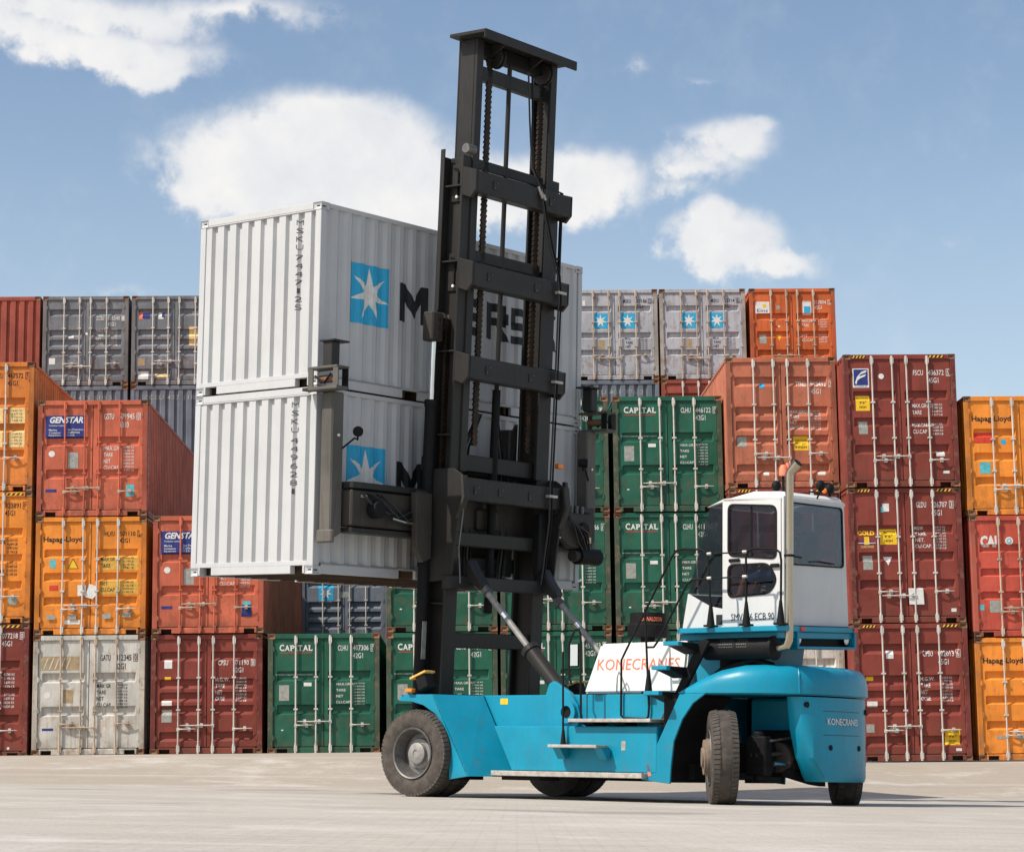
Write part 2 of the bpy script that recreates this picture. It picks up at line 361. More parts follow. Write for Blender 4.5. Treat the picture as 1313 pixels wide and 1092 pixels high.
# ------------------------------------------------------------------ ground
def near_z(x, y): return ZO - 0.50204 - (0.0283435 * (x + 0.16328) + 0.0018996 * (y - 31.758)) / 0.9995964
def ss(t): t = max(0, min(1, t)); return t * t * (3 - 2 * t)
YAW = 0.0271657
def wall_z(x, y):
    q = x * math.cos(YAW) + y * math.sin(YAW)
    return ZO + .235 - .003 * (q + 9) - ss((q - 5.7) / 2.9) * .305
def gz(x, y):
    n = near_z(max(-60, min(60, x)), max(-20, min(60, y))); t = ss((y - 37.0) / (46.0 - 37.0))
    return n * (1 - t) + wall_z(x, y) * t
xs = [-900, -300, -120, -60] + [-40 + 1.0 * i for i in range(81)] + [60, 120, 300, 900]
ys = [-300, -100, -40, -10, 0] + [5 + 1.0 * i for i in range(60)] + [80, 120, 300, 900, 1500]
gb = MB(); gb.add([(x, y, gz(x, y)) for y in ys for x in xs],
                  [(j * len(xs) + i, j * len(xs) + i + 1, (j + 1) * len(xs) + i + 1, (j + 1) * len(xs) + i) for j in range(len(ys) - 1) for i in range(len(xs) - 1)])
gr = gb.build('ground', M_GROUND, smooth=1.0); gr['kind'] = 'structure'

# ------------------------------------------------------------------ containers
W, SH, HC = 2.438, 2.591, 2.896
PT = .11                                      # post width
GROOVES = {'three': [.355, .635], 'four': [.31, .51, .715], 'six': [.185, .415, .525, .635, .855], 'wide': [.215, .51, .70], 'five': [.27, .47, .66]}
GH = {'three': .085, 'four': .075, 'six': .082, 'wide': .07, 'five': .07}
def trap(x, pitch, flat, slope, depth):       # 0 on the outer flat, depth on the inner flat
    t = x % pitch
    if t < flat: return 0
    if t < flat + slope: return depth * (t - flat) / slope
    if t < pitch - slope: return depth
    return depth * (pitch - t) / slope
ENDP = .10
def etrap(x): return trap(x - ENDP, *ENDW)
def trap_breaks(a, b, pitch, flat, slope):
    out = [a]; k = math.floor(a / pitch)
    while k * pitch < b:
        for d in (0, flat, flat + slope, pitch - slope):
            x = k * pitch + d
            if a + 1e-4 < x < b - 1e-4: out.append(x)
        k += 1
    return out + [b]
SIDE = (.278, .085, .055, .036); ENDW = (.25, .128, .030, .050)
_MC = {}
def cached(key, fn):
    if key not in _MC: _MC[key] = fn()
    return _MC[key]
def door_zones(H, kind):
    z0, z1 = .14, H - .115; out = []
    for f in GROOVES[kind]:
        c = H * (1 - f); h = GH[kind] * H * (1 if H < 2.7 else .95)
        out.append((c - h / 2, c + h / 2))
    return z0, z1, out
DY, DD = .035, .058                           # how far the door face sits back, and its grooves beyond that
SL = .034
def door_depth(x, z, H, kind):                # x across the whole container front
    dx = x - PT if x < W / 2 else x - W / 2 - .008
    dw = W / 2 - PT - .008
    fx = max(0, min(1, (dx - .085) / .03)) * max(0, min(1, (dw - .085 - dx) / .03))
    fz = 0
    for a, b in door_zones(H, kind)[2]:
        sl = SL * (2.0 if kind == 'six' else 1.0); fz = max(fz, min(max(0, min(1, (z - a) / sl)), max(0, min(1, (b - z) / (SL * .8)))))
    return DY + DD * fx * fz
def door_cuts(H, kind):
    xc = []
    for o in (PT, W / 2 + .008):
        dw = W / 2 - PT - .008; xc += [o + .085, o + .115, o + dw - .115, o + dw - .085]
    zc = []
    for a, b in door_zones(H, kind)[2]: zc += [a, a + SL * (2.0 if kind == 'six' else 1.0), b - SL * .8, b]
    return xc, zc
def m_door(H, kind, side, m):
    x0, x1 = (PT + .012, W / 2 - .008) if side == 0 else (W / 2 + .008, W - PT - .012)
    xc, zc = door_cuts(H, kind); z0, z1, _ = door_zones(H, kind)
    X = [x0] + [x for x in xc if x0 + .001 < x < x1 - .001] + [x1]; Z = [z0 + .012] + sorted(zc) + [z1 - .012]
    b = MB(); n = len(X)
    b.add([(x, door_depth(x, z, H, kind), z) for z in Z for x in X], [(j * n + i, j * n + i + 1, (j + 1) * n + i + 1, (j + 1) * n + i) for j in range(len(Z) - 1) for i in range(n - 1)])
    k = len(Z); rim = [i for i in range(n)] + [j * n + n - 1 for j in range(1, k)] + [(k - 1) * n + i for i in range(n - 2, -1, -1)] + [j * n for j in range(k - 2, 0, -1)]
    vs = b.v; o = len(vs); b.v += [Vector((vs[i].x, .10, vs[i].z)) for i in rim]; r = len(rim)
    b.f += [(rim[i], rim[(i + 1) % r], o + (i + 1) % r, o + i) for i in range(r)] + [tuple(range(o, o + r))]
    return b.mesh('door', m)
def m_rod(H, m):
    b = MB(); z0, z1 = .06, H - .05
    b.cyl((0, 0, z0), (0, 0, z1), .0185, n=8)
    for z in (z0 + .05, z1 - .09): b.box(-.035, .035, -.022, .03, z - .06, z + .06); b.cyl((0, 0, z - .10), (0, 0, z + .10), .028, n=8)
    for f in (.36, .64): z = z0 + (z1 - z0) * f; b.box(-.045, .045, -.024, .04, z - .018, z + .018)
    return b.mesh('lock_rod', m)
def m_handle(d, m):
    b = MB()
    b.tube([(0, -.03, 0), (d * .10, -.05, 0), (d * .30, -.035, .004), (d * .40, -.02, .006)], [.016, .014, .012, .008], 6)
    b.box(d * .24 - .03, d * .24 + .03, -.03, .035, -.045, .05); b.box(-.03, .03, -.035, .01, -.04, .03)
    return b.mesh('handle', m)
def m_casting(m):
    b = MB(); w_, d_, h_ = .162, .178, .118
    bm = bmesh.new(); me = bpy.data.meshes.new('corner_casting')
    b.box(0, w_, 0, d_, 0, h_); me.from_pydata([tuple(p) for p in b.v], [], b.f); bm.from_mesh(me); bmesh.ops.recalc_face_normals(bm, faces=bm.faces)
    bmesh.ops.bevel(bm, geom=[e for e in bm.edges], offset=.006, segments=1, affect='EDGES')
    for f in sorted(bm.faces, key=lambda f: -f.calc_area())[:6]:
        c = f.calc_center_median(); n = f.normal.copy()
        r = bmesh.ops.inset_region(bm, faces=[f], thickness=.030)
        for v in f.verts: v.co -= n * .05
        f.material_index = 1
    bm.to_mesh(me); bm.free(); me.materials.append(m); me.materials.append(M_VOID); return me
def m_post(H, m, front):
    b = MB(); b.box(0, PT, 0, .10, .118, H - .118) if not front else b.box(0, PT, 0, .125, .118, H - .118)
    return b.mesh('corner_post', m, .006)
def m_header(m, H):
    b = MB(); b.box(.162, W - .162, .004, .12, H - .105, H - .004); b.box(PT, W - PT, .03, .12, H - .125, H - .105); return b.mesh('door_header', m, .005)
def m_sill(m):
    b = MB(); 
    for x0, x1 in ((.162, .20), (.43, W - .43), (W - .20, W - .162)): b.box(x0, x1, .004, .12, .01, .118)
    b.box(.162, W - .162, .012, .12, .10, .135); return b.mesh('door_sill', m, .005)
def m_side(L, H, m, right):
    a, c = .10, L - .10; br = trap_breaks(a, c, *SIDE[:3]); z0, z1 = .15, H - .05; b = MB(); n = len(br)
    def X(y): d = .016 + trap(y, *SIDE); return W - d if right else d
    b.add([(X(y), y, z) for z in (z0, z1) for y in br], [(i, i + 1, n + i + 1, n + i) for i in range(n - 1)])
    return b.mesh('side_wall', m)
def m_end(H, m, y, sgn):
    a, c = PT, W - PT; br = [q + ENDP for q in trap_breaks(a - ENDP, c - ENDP, *ENDW[:3])]; z0, z1 = .17, H - .09; b = MB(); n = len(br)
    b.add([(x, y + sgn * (.02 + etrap(x)), z) for z in (z0, z1) for x in br], [(i, i + 1, n + i + 1, n + i) for i in range(n - 1)])
    return b.mesh('end_wall', m)
def m_endrails(H, m, y0, y1, top):
    b = MB()
    if top:
        b.box(.162, W - .162, y0, y1, H - .10, H - .004); b.box(PT, W - PT, y0 + .003, y1, H - .12, H - .10); return b.mesh('end_header', m, .004)
    for x0, x1 in ((.162, .20), (.43, W - .43), (W - .20, W - .162)): b.box(x0, x1, y0, y1, .01, .12)
    b.box(PT, W - PT, y0, y1, .12, .185); return b.mesh('end_sill', m, .004)
def m_roof(L, H, m):
    br = trap_breaks(.12, L - .12, .36, .25, .03); b = MB(); n = len(br)
    b.add([(x, y, H - .014 - trap(y, .36, .25, .03, .018)) for x in (.04, W - .04) for y in br], [(i, i + 1, n + i + 1, n + i) for i in range(n - 1)])
    return b.mesh('roof', m)
def m_rails(L, H, m, right, top):
    b = MB(); x0, x1 = (W - .06, W - .006) if right else (.006, .06)
    if top: b.box(x0, x1, .178, L - .178, H - .07, H - .006)
    else:
        ys = [.178, L - .178] if L > 7 else [.178, 1.78, 2.14, L - 2.14, L - 1.78, L - .178]
        for i in range(0, len(ys) - 1, 2): b.box(x0, x1, ys[i], ys[i + 1], .012, .16)
        if L < 7: b.box(x0, x1, .178, L - .178, .13, .16)
    return b.mesh('top_rail' if top else 'bottom_rail', m, .004)
def m_floor(L, m):
    b = MB(); b.box(.06, W - .06, .13, L - .13, .125, .15)
    k = int(L / .33)
    for i in range(k): y = .2 + (L - .4) * i / (k - 1); b.box(.06, W - .06, y - .025, y + .025, .02, .125)
    return b.mesh('floor_frame', m)
def container(label, M, L=12.192, H=SH, color='maroon', front='four', rods='galv', group=None, casting=None, detail=True, name='shipping_container', post=None):
    m = CP[color]; root = thing(name, label, 'container', M, group); key = (color, round(L, 2), round(H, 2))
    cm = casting or M_RUST
    def put(nm, me, loc=None): return obj(nm, me, root, loc)
    for r in (False, True):
        put('side_wall', cached(('side', key, r), lambda: m_side(L, H, m, r)))
        put('top_rail', cached(('tr', key, r), lambda: m_rails(L, H, m, r, True)))
        put('bottom_rail', cached(('br', key, r), lambda: m_rails(L, H, m, r, False)))
    put('roof', cached(('roof', key), lambda: m_roof(L, H, m)))
    put('floor_frame', cached(('floor', L), lambda: m_floor(L, M_WOOD)))
    put('end_wall', cached(('endb', key), lambda: m_end(H, m, L, -1)))
    for tp_ in (True, False): put('end_header' if tp_ else 'end_sill', cached(('erb', key, tp_), lambda: m_endrails(H, m, L - .10, L - .004, tp_)))
    cast = cached(('cast', cm.name), lambda: m_casting(cm))
    for z in (0, H - .118):
        for y in (0, L - .178):
            for x in (0, W - .162): put('corner_casting', cast, (x, y, z))
    pm = post or WORN[color]
    pf = cached(('pf', pm.name, H), lambda: m_post(H, pm, True)); pb = cached(('pb', pm.name, H), lambda: m_post(H, pm, False))
    for x, me, y in ((.004, pf, .004), (W - .004 - PT, pf, .004), (.004, pb, L - .104), (W - .004 - PT, pb, L - .104)): put('corner_post', me, (x, y, 0))
    if front == 'end':
        put('end_wall', cached(('endf', key), lambda: m_end(H, m, 0, 1)))
        for tp_ in (True, False): put('end_header' if tp_ else 'end_sill', cached(('erf', key, tp_), lambda: m_endrails(H, m, .004, .10, tp_)))
        return root
    put('door_header', cached(('hd', key), lambda: m_header(m, H))); put('door_sill', cached(('sl', key), lambda: m_sill(m)))
    gk = cached(('gask', H), lambda: MB().box(PT, W - PT, .11, .14, .13, H - .10).mesh('door_gasket', M_GASK)); put('door_gasket', gk)
    rm = {'galv': M_ROD, 'rust': M_RODD, 'paint': m}[rods]
    rod = cached(('rod', H, rm.name), lambda: m_rod(H, rm))
    hinge = cached(('hinge', m.name), lambda: MB().box(-.035, .035, -.022, .02, -.035, .035).box(-.012, .012, -.028, .0, -.06, .06).mesh('hinge', m, .004))
    hz = random.uniform(-.04, .06); flip = random.random() < .3
    for s in (0, 1):
        d = put('door', cached(('door', key, front, s), lambda: m_door(H, front, s, m)))
        for i, fx in enumerate((.25, .43) if s == 0 else (.558, .745)):
            x = W * fx; obj('lock_rod', rod, d, (x, -.012, 0))
            dr = -1 if (i == 0) else 1
            if s == 0: dr = 1 if i == 0 else -1
            hd = cached(('hand', dr, rm.name), lambda: m_handle(dr, rm if rods != 'paint' else M_RODD))
            obj('handle', hd, d, (x, .0, H * (.235 if ((i + s) % 2) != flip else .205) + .02 + hz))
        for f in (.13, .37, .63, .87): obj('hinge', hinge, d, (PT + .012 if s == 0 else W - PT - .012, .024, H * f))
    return root
class Dress:                                  # puts print on a container's door end; fx, fz are fractions from the left and from the top
    def __init__(s, root, H, kind): s.r = root; s.H = H; s.k = kind; s.c = door_cuts(H, kind)
    def lay(s, F, m, name='lettering', off=.004):
        return F.lay(name, m, s.r, lambda a, b: (a, door_depth(a, b, s.H, s.k) - off, b), s.c)
    def X(s, f): return f * W
    def Z(s, f): return s.H * (1 - f)
    def text(s, t, x0, x1, zt, zb, m=None, **k): return s.lay(Flat().text(t, x0 * W, x1 * W, s.Z(zb), s.Z(zt), **k), m or M_WHITE)
    def rect(s, x0, x1, zt, zb, m, name='sticker', off=.003): return s.lay(Flat().rect(x0 * W, x1 * W, s.Z(zb), s.Z(zt)), m, name, off)
    def disc(s, x, z, r, m, off=.003): return s.lay(Flat().disc(x * W, s.Z(z), r), m, 'sticker', off)
    def poly(s, pts, m, off=.003, name='sticker'): return s.lay(Flat().poly([(a * W, s.Z(b)) for a, b in pts]), m, name, off)
    def code(s, owner, num, chk, size, x0=.63, z=.085, h=.042, m=None, two=.60):
        m = m or M_WHITE; F = Flat(); H = s.H
        F.text(owner, x0 * W, (x0 + .09) * W, s.Z(z + h), s.Z(z)); F.text(num, (x0 + .135) * W, (x0 + .275) * W, s.Z(z + h), s.Z(z))
        xx = x0 + .295; F.text(chk, (xx + .008) * W, (xx + .027) * W, s.Z(z + h), s.Z(z))
        for a, b, c, d in ((0, .036, -.008, -.004), (0, .036, h + .004, h + .008), (-.001, .003, -.008, h + .008), (.033, .037, -.008, h + .008)): F.rect((xx + a) * W, (xx + b) * W, s.Z(z + d), s.Z(z + c))
        F.text(size, (x0 + .135) * W, (x0 + .225) * W, s.Z(z + h * 2.45), s.Z(z + h * 1.45)); s.lay(F, m)
    def specs(s, rows, x0, x1, z0, dz, m=None, right=True, h=.6, digits=2):
        m = m or M_WHITE; F = Flat()
        for i, t in enumerate(rows):
            z = z0 + i * dz
            if t: F.text(t, x0 * W, (x0 + .021 * len(t)) * W, s.Z(z + dz * h), s.Z(z))
            if right:
                for k in range(digits):
                    zz = z + k * dz / digits
                    F.text('%d.%03d' % (random.randint(1, 30), random.randint(100, 999)), x1 * W, (x1 + .058) * W, s.Z(zz + dz * h / digits), s.Z(zz))
                    F.text(('KG', 'LB')[k % 2], (x1 + .068) * W, (x1 + .094) * W, s.Z(zz + dz * h / digits), s.Z(zz))
        s.lay(F, m)
    def hazard(s, x0, x1):                    # black and yellow stripes on the header of a high-cube box
        F = Flat(); G = Flat(); n = 4; z0, z1 = s.H - .082, s.H - .03; F.rect(x0 * W, x1 * W, z0, z1)
        st = (x1 - x0) * W / n
        for i in range(n): a = x0 * W + i * st; G.poly([(a, z0), (a + st * .42, z0), (a + st * .85, z1), (a + st * .43, z1)])
        F.lay('hazard_marking', M_BLACKP, s.r, lambda a, b: (a, .001, b)); G.lay('hazard_marking', M_YEL, s.r, lambda a, b: (a, -.001, b))
RW = Matrix.Rotation(YAW, 4, 'Z')
def WM(x, y, z): return RW @ Matrix.Translation((x, y, z + ZO))
GF = 'containers stacked in the front row'; GBK = 'containers stacked in the back row'
GAP = .012
# --- printed liveries ------------------------------------------------------------------
SERIF = {}
def capital(d, x0=.10, x1=.40, zt=.095, zb=.145):
    F = Flat(); z0, z1 = d.Z(zb), d.Z(zt); h = z1 - z0; cw = (x1 - x0) * W / 6.6; x = x0 * W
    for ch, wd in zip('CAPITAL', (1.05, 1.1, .95, .55, 1.0, 1.1, .9)):
        hh = 1.12 if ch == 'C' else 1.0; a, b = x + cw * .06, x + cw * wd - cw * .06
        if ch == 'I': F.rect((a + b) / 2 - cw * .12, (a + b) / 2 + cw * .12, z0, z1)
        else: F.text(ch, a, b, z0, z0 + h * hh, bold=.03)
        t = h * .09
        def bar(c, q, z): F.rect(c - q, c + q, z, z + t)
        if ch == 'A': bar(a + cw * .06, cw * .2, z0); bar(b - cw * .06, cw * .2, z0)
        if ch in 'PL': bar(a + cw * .1, cw * .26, z0)
        if ch in 'PL': bar(a + cw * .1, cw * .26, z1 - t)
        if ch in 'IT': bar((a + b) / 2, cw * .27, z0)
        if ch == 'I': bar((a + b) / 2, cw * .27, z1 - t)
        if ch == 'T': F.rect(a, a + cw * .07, z1 - h * .3, z1); F.rect(b - cw * .07, b, z1 - h * .3, z1)
        if ch == 'L': F.rect(b - cw * .08, b, z0, z0 + h * .32)
        x += cw * wd
    d.lay(F, M_WHITE); d.rect(x0 + .01, x1 - .01, .158, .163, M_REDP)
def green_dress(r, num, chk):
    d = Dress(r, SH, 'three'); capital(d); d.code('CLHU', num, chk, '42G1', .625, .10, .045)
    d.text('www.capital-lease.com', .07, .40, .335, .35); d.specs(['MAX.GR.WT', 'TARE', 'NET', 'CU.CAP'], .61, .77, .415, .05, h=.42)
    d.rect(.10, .19, .43, .56, M_GPL, 'data_plate'); d.rect(.32, .39, .41, .44, M_WHITE); d.rect(.12, .14, .80, .81, M_WHITE)
def genstar_dress(r, num, chk):
    d = Dress(r, SH, 'three'); d.rect(.07, .43, .13, .325, M_NAVY, off=.003)
    d.text('GENSTAR', .10, .41, .14, .195, slant=.25, bold=.035); d.text('Container Leasing', .10, .245, .208, .226)
    for i, t in enumerate(('Marine', 'Container', 'Equipment')): d.text(t, .10, .10 + .012 * len(t), .245 + i * .024, .262 + i * .024)
    for i, t in enumerate(('San Francisco', 'California', 'U.S.A.')): d.text(t, .27, .27 + .011 * len(t), .242 + i * .024, .259 + i * .024)
    d.code('GSTU', num, chk, '4310', .60, .115, .05); d.specs(['MAX.GR.', 'TARE', 'NET', 'CU.CAP.'], .60, .78, .40, .055)
    d.disc(.13, .46, .07, M_WHITE); d.rect(.28, .37, .45, .585, M_GPL, 'data_plate'); d.rect(.08, .18, .765, .79, M_NAVY); d.rect(.81, .88, .73, .83, M_TEAL, 'data_plate')
def hapag_dress(r, own, num, chk, sz, H=SH):
    d = Dress(r, H, 'four'); d.text('Hapag-Lloyd', .07, .42, .165, .225, M_BLACKP, bold=.022); d.code(own, num, chk, sz, .62, .125, .04, M_BLACKP)
    return d
# --- front row -----------------------------------------------------------------------
FL0 = (-11.735, 48.30, .20); FL1 = (-9.205, 48.269, .238); FL2 = (-6.632, 48.207, .232); FL3 = (-4.079, 48.143, .216); FL4 = (-1.50, 48.12, .21); FL5 = (1.005, 48.10, .205); FL6 = (3.545, 48.09, .20)
FR7 = (6.005, 47.40, .02); FR8 = (8.462, 46.469, -.105); FR9 = (11.045, 46.482, -.115)
def at(c, z): return WM(c[0], c[1], c[2] + z)
HS, SS = HC + GAP, SH + GAP
def place(lst, c):
    z = 0; out = []
    for a in lst: out.append(container(a[0], at(c, z) @ Matrix.Translation((random.uniform(-.012, .012), random.uniform(-.035, .035), 0)) @ Matrix.Rotation(random.uniform(-.0012, .0012), 4, 'Z'), H=a[1], color=a[2], front=a[3], rods=a[4] if len(a) > 4 else 'galv', group=GF)); z += a[1] + GAP
    return out
# leftmost column, cut by the frame
r = place([('maroon high-cube container at the foot of the leftmost column', HC, 'maroon', 'four'),
           ('orange high-cube container in the middle of the leftmost column', HC, 'orange', 'four'),
           ('faded orange high-cube container with pale yellow weight panels on top of leftmost column', HC, 'rustorange', 'four')], FL0)
d = Dress(r[0], HC, 'four'); d.code('TTNU', '077218', '0', '45G1', .62, .07, .04); d.specs(['MAX.GR.', 'TARE'], .62, .78, .37, .06); d.specs(['NET', 'CU.CAP.'], .62, .78, .52, .06); d.hazard(.75, .92); d.disc(.83, .93, .03, M_WHITE)
d = Dress(r[1], HC, 'four'); d.code('HLXU', '823891', '0', '45G1', .62, .085, .04, M_BLACKP); d.specs(['MAX.GR.', 'TARE'], .62, .78, .36, .06, M_BLACKP); d.specs(['NET', 'CU.CAP.'], .62, .78, .53, .06, M_BLACKP); d.hazard(.75, .92); d.rect(.80, .88, .80, .86, M_GPL, 'padlock_cover')
d = Dress(r[2], HC, 'four'); d.code('HLXU', '467572', '5', '45G1', .62, .085, .04, M_BLACKP); d.rect(.78, .92, .355, .475, M_PALEY); d.rect(.78, .92, .53, .66, M_PALEY); d.rect(.60, .72, .355, .475, M_PALEY); d.rect(.60, .72, .53, .66, M_PALEY)
d.specs(['', ''], .62, .80, .37, .05, M_BLACKP); d.specs(['', ''], .62, .80, .55, .05, M_BLACKP)
# column of white, orange and brick-red boxes
r = place([('stained off-white container with a brown patch at the foot of its stack', SH, 'offwhite', 'three', 'rust'),
           ('bright orange container with yellow warning triangle between white and brick red boxes', SH, 'orange', 'four'),
           ('brick red container with navy panel sign on top of the white and orange stack', SH, 'brick', 'three', 'paint')], FL1)
d = Dress(r[0], SH, 'three'); d.code('GATU', '412345', '0', '42G1', .60, .165, .05, M_BLACKP); d.specs(['MAX GR', 'TARE', 'NET', 'CU CAP'], .57, .75, .41, .053, M_BLACKP)
d.rect(.07, .41, .175, .29, M_BPL); d.disc(.13, .50, .07, M_WHITE); d.rect(.27, .36, .455, .565, M_BPL); d.rect(.09, .19, .775, .795, M_NAVY)
F = Flat()
for i in range(5): F.poly([((.09 + i * .05) * W, d.Z(.285)), ((.10 + i * .05) * W, d.Z(.285)), ((.14 + i * .05) * W, d.Z(.185)), ((.13 + i * .05) * W, d.Z(.185))])
d.lay(F, CP['offwhite'], off=.006)
d = hapag_dress(r[1], 'HLXU', '501110', '2', '42G1'); d.poly([(.29, .44), (.39, .44), (.34, .35)], M_BLACKP); d.poly([(.298, .436), (.382, .436), (.34, .362)], M_YEL, .006)
d.rect(.59, .93, .335, .455, M_OCH, off=.002); d.rect(.59, .93, .54, .66, M_OCH, off=.002); d.rect(.13, .185, .36, .43, M_TEAL); d.rect(.13, .21, .58, .625, M_REDP); d.specs(['MAX.GR', 'TARE'], .59, .79, .345, .055, M_BLACKP); d.specs(['NET', 'CU.CAP'], .59, .79, .55, .055, M_BLACKP)
d.poly([(.385, .58), (.46, .58), (.46, .67), (.385, .67)], M_WHITE, .03); d.poly([(.49, .57), (.555, .59), (.56, .66), (.52, .70), (.455, .68)], M_WHITE, .035)
for x, z in ((.11, .83), (.30, .83), (.61, .825), (.79, .815)): d.rect(x, x + .075, z, z + .04, M_GPL, 'padlock_cover', .03)
d.rect(.27, .41, .875, .91, M_WHITE)
genstar_dress(r[2], '679945', '0')
F = Flat().rect(.155, .245, .25, 2.30); G = Flat()
for i_, ch in enumerate('GSTU6799450'): G.text(ch, .172, .228, 2.14 - i_ * .18, 2.25 - i_ * .18, bold=.02)
F.lay('code_strip', M_NAVY, r[2], lambda a, b: (W - .010, a, b)); G.lay('lettering', M_WHITE, r[2], lambda a, b: (W - .006, a, b))
# maroon under brick red
r = place([('maroon container with white sticker and yellow label under the half-hidden brick red box', SH, 'maroon', 'six'),
           ('brick red container with navy panel sign half hidden behind the raised grey boxes', SH, 'brick', 'three', 'paint')], FL2)
d = Dress(r[0], SH, 'six'); d.code('CPSU', '471190', '8', '42G1', .60, .22, .042); d.specs(['M.G.W.', 'TARE', 'NET', 'CUBE'], .575, .76, .365, .053)
d.rect(.12, .19, .215, .285, M_WHITE); d.rect(.125, .18, .355, .38, M_YEL); d.rect(.10, .19, .555, .595, M_WHITE); d.rect(.10, .19, .63, .735, M_GPL, 'data_plate')
genstar_dress(r[1], '680412', '3'); d = Dress(r[1], SH, 'three'); d.rect(.80, .89, .76, .86, M_NAVY)
GL = {}
r = place([('dark green container standing alone, a single box high beside the front wheel', SH, 'green', 'three')], FL3); green_dress(r[0], '407306', '0')
r = place([('dark green ground-level container right behind the blue front fender', SH, 'green', 'three'), ('dark green container on the box behind the front fender, under the raised load', SH, 'green', 'three')], FL4)
green_dress(r[0], '408098', '3'); green_dress(r[1], '440871', '6')
r = place([('dark green ground-level container behind the white engine hood', SH, 'green', 'three'), ('dark green middle container behind the tilt rams, right of the mast', SH, 'green', 'three'), ('dark green top container mostly covered by the mast and right lifting arm', SH, 'green', 'three')], FL5)
for a, b in zip(r, (('451203', '7'), ('439966', '6'), ('446810', '1'))): green_dress(a, *b)
r = place([('dark green ground-level container behind the stair and cab', SH, 'green', 'three'), ('dark green middle container half behind the cab windscreen', SH, 'green', 'three'), ('dark green top container above and left of the cab roof', SH, 'green', 'three')], FL6)
for a, b in zip(r, (('470015', '2'), ('411150', '9'), ('446122', '0'))): green_dress(a, *b)
r = place([('off-white container low behind the rear of the blue machine', HC, 'offwhite', 'four'), ('maroon high-cube container mostly hidden behind the white cab', HC, 'maroon', 'four'),
           ('salmon container with yellow label and blue dot above the cab roof', HC, 'salmon', 'six')], FR7)
d = Dress(r[1], HC, 'four'); d.hazard(.08, .20); d.hazard(.78, .92); d.code('FSCU', '628815', '4', '45G1')
d = Dress(r[2], HC, 'six'); d.code('TTNU', '948492', '2', '45G1', .635, .185, .04); d.specs(['MAX.GROSS', 'TARE', 'NET', 'CU.CAP'], .575, .76, .405, .04)
d.disc(.325, .215, .06, M_SKYB); d.rect(.09, .175, .605, .685, M_GPL, 'data_plate'); d.rect(.60, .735, .605, .715, M_YEL); d.rect(.32, .37, .88, .905, M_WHITE); d.rect(.81, .88, .88, .905, M_WHITE)
F = Flat()
for i, t in enumerate(('CAUTION', '9FT 6IN', 'HIGH')): F.text(t, .62 * W, .715 * W, d.Z(.645 + i * .027), d.Z(.628 + i * .027))
d.lay(F, M_BLACKP, off=.006)
def caution(d, x0, x1, zt, zb, rows):
    d.rect(x0, x1, zt, zb, M_YEL); F = Flat(); n = len(rows); dz = (zb - zt) / (n + .4)
    for i, t in enumerate(rows):
        q = (x1 - x0) * .42 * min(1, len(t) / 7); c = (x0 + x1) / 2; F.text(t, (c - q) * W, (c + q) * W, d.Z(zt + dz * (i + .85)), d.Z(zt + dz * (i + .3)))
    d.lay(F, M_BLACKP, off=.006)
r = place([('brick maroon ground-level container with yellow caution label at its lower right', HC, 'maroon', 'six'), ('maroon container with gold lettering sign and white triangle, middle of its stack', HC, 'maroon', 'four'),
           ('maroon container with blue and white swoosh sign on top of its stack', HC, 'maroon', 'four')], FR8)
d = Dress(r[0], HC, 'six'); d.code('CPSU', '602013', '6', '45G1', .60, .20, .042); d.specs(['M.G.W.', 'TARE', 'NET', 'CUBE'], .575, .76, .39, .048); d.rect(.28, .345, .195, .255, M_WHITE); d.rect(.10, .165, .385, .415, M_YEL); d.rect(.10, .19, .565, .605, M_WHITE)
d.rect(.085, .155, .73, .79, M_GPL, 'data_plate'); d.rect(.28, .37, .76, .79, M_GPL, 'data_plate'); caution(d, .77, .90, .77, .885, ('CAUTION', '9\'6"', 'HIGH')); d.rect(.86, .91, .91, .93, M_WHITE); d.hazard(.08, .20); d.hazard(.78, .92)
d = Dress(r[1], HC, 'four'); d.code('GLDU', '726707', '3', '45G1', .60, .105, .042); d.specs(['MGW.', 'TARE.', 'NET.', 'CU.CAP.'], .58, .76, .285, .045)
d.rect(.30, .36, .115, .175, M_WHITE); d.rect(.285, .31, .14, .18, M_TEAL, off=.006); caution(d, .27, .42, .305, .42, ('CAUTION', '9\'6"', 'HIGH')); d.text('GOLD', .075, .225, .315, .35, M_YEL, bold=.04)
d.poly([(.075, .41), (.13, .385), (.13, .415)], M_NAVY); d.poly([(.175, .385), (.23, .41), (.175, .415)], M_NAVY); d.rect(.13, .175, .36, .42, M_YEL); d.rect(.075, .23, .405, .41, M_WHITE, off=.006)
d.text('CONTAINER', .10, .215, .427, .444, M_PALEY); d.rect(.115, .20, .50, .605, M_GPL, 'data_plate'); d.poly([(.295, .51), (.375, .51), (.335, .575)], M_WHITE); d.poly([(.50, .745), (.63, .745), (.635, .865), (.505, .865)], M_WHITE, .05)
d.disc(.545, .80, .05, M_GPL, .055); d.rect(.875, .92, .895, .92, M_WHITE); d.hazard(.08, .20); d.hazard(.78, .92)
d = Dress(r[2], HC, 'four'); d.code('FSCU', '436372', '5', '45G1', .62, .12, .04); d.specs(['MAX.GROSS', 'TARE'], .60, .775, .375, .05); d.specs(['MAX.CARGO', 'CU.CAP'], .60, .775, .52, .05)
d.rect(.08, .225, .105, .25, M_WHITE); d.rect(.09, .215, .112, .232, M_NAVY, off=.006)
d.poly([(.10, .215), (.118, .17), (.16, .13), (.207, .118), (.20, .135), (.15, .15), (.128, .18), (.112, .225)], M_WHITE, .009); d.poly([(.115, .185), (.14, .165), (.20, .148), (.19, .165), (.15, .178), (.118, .198)], M_WHITE, .010)
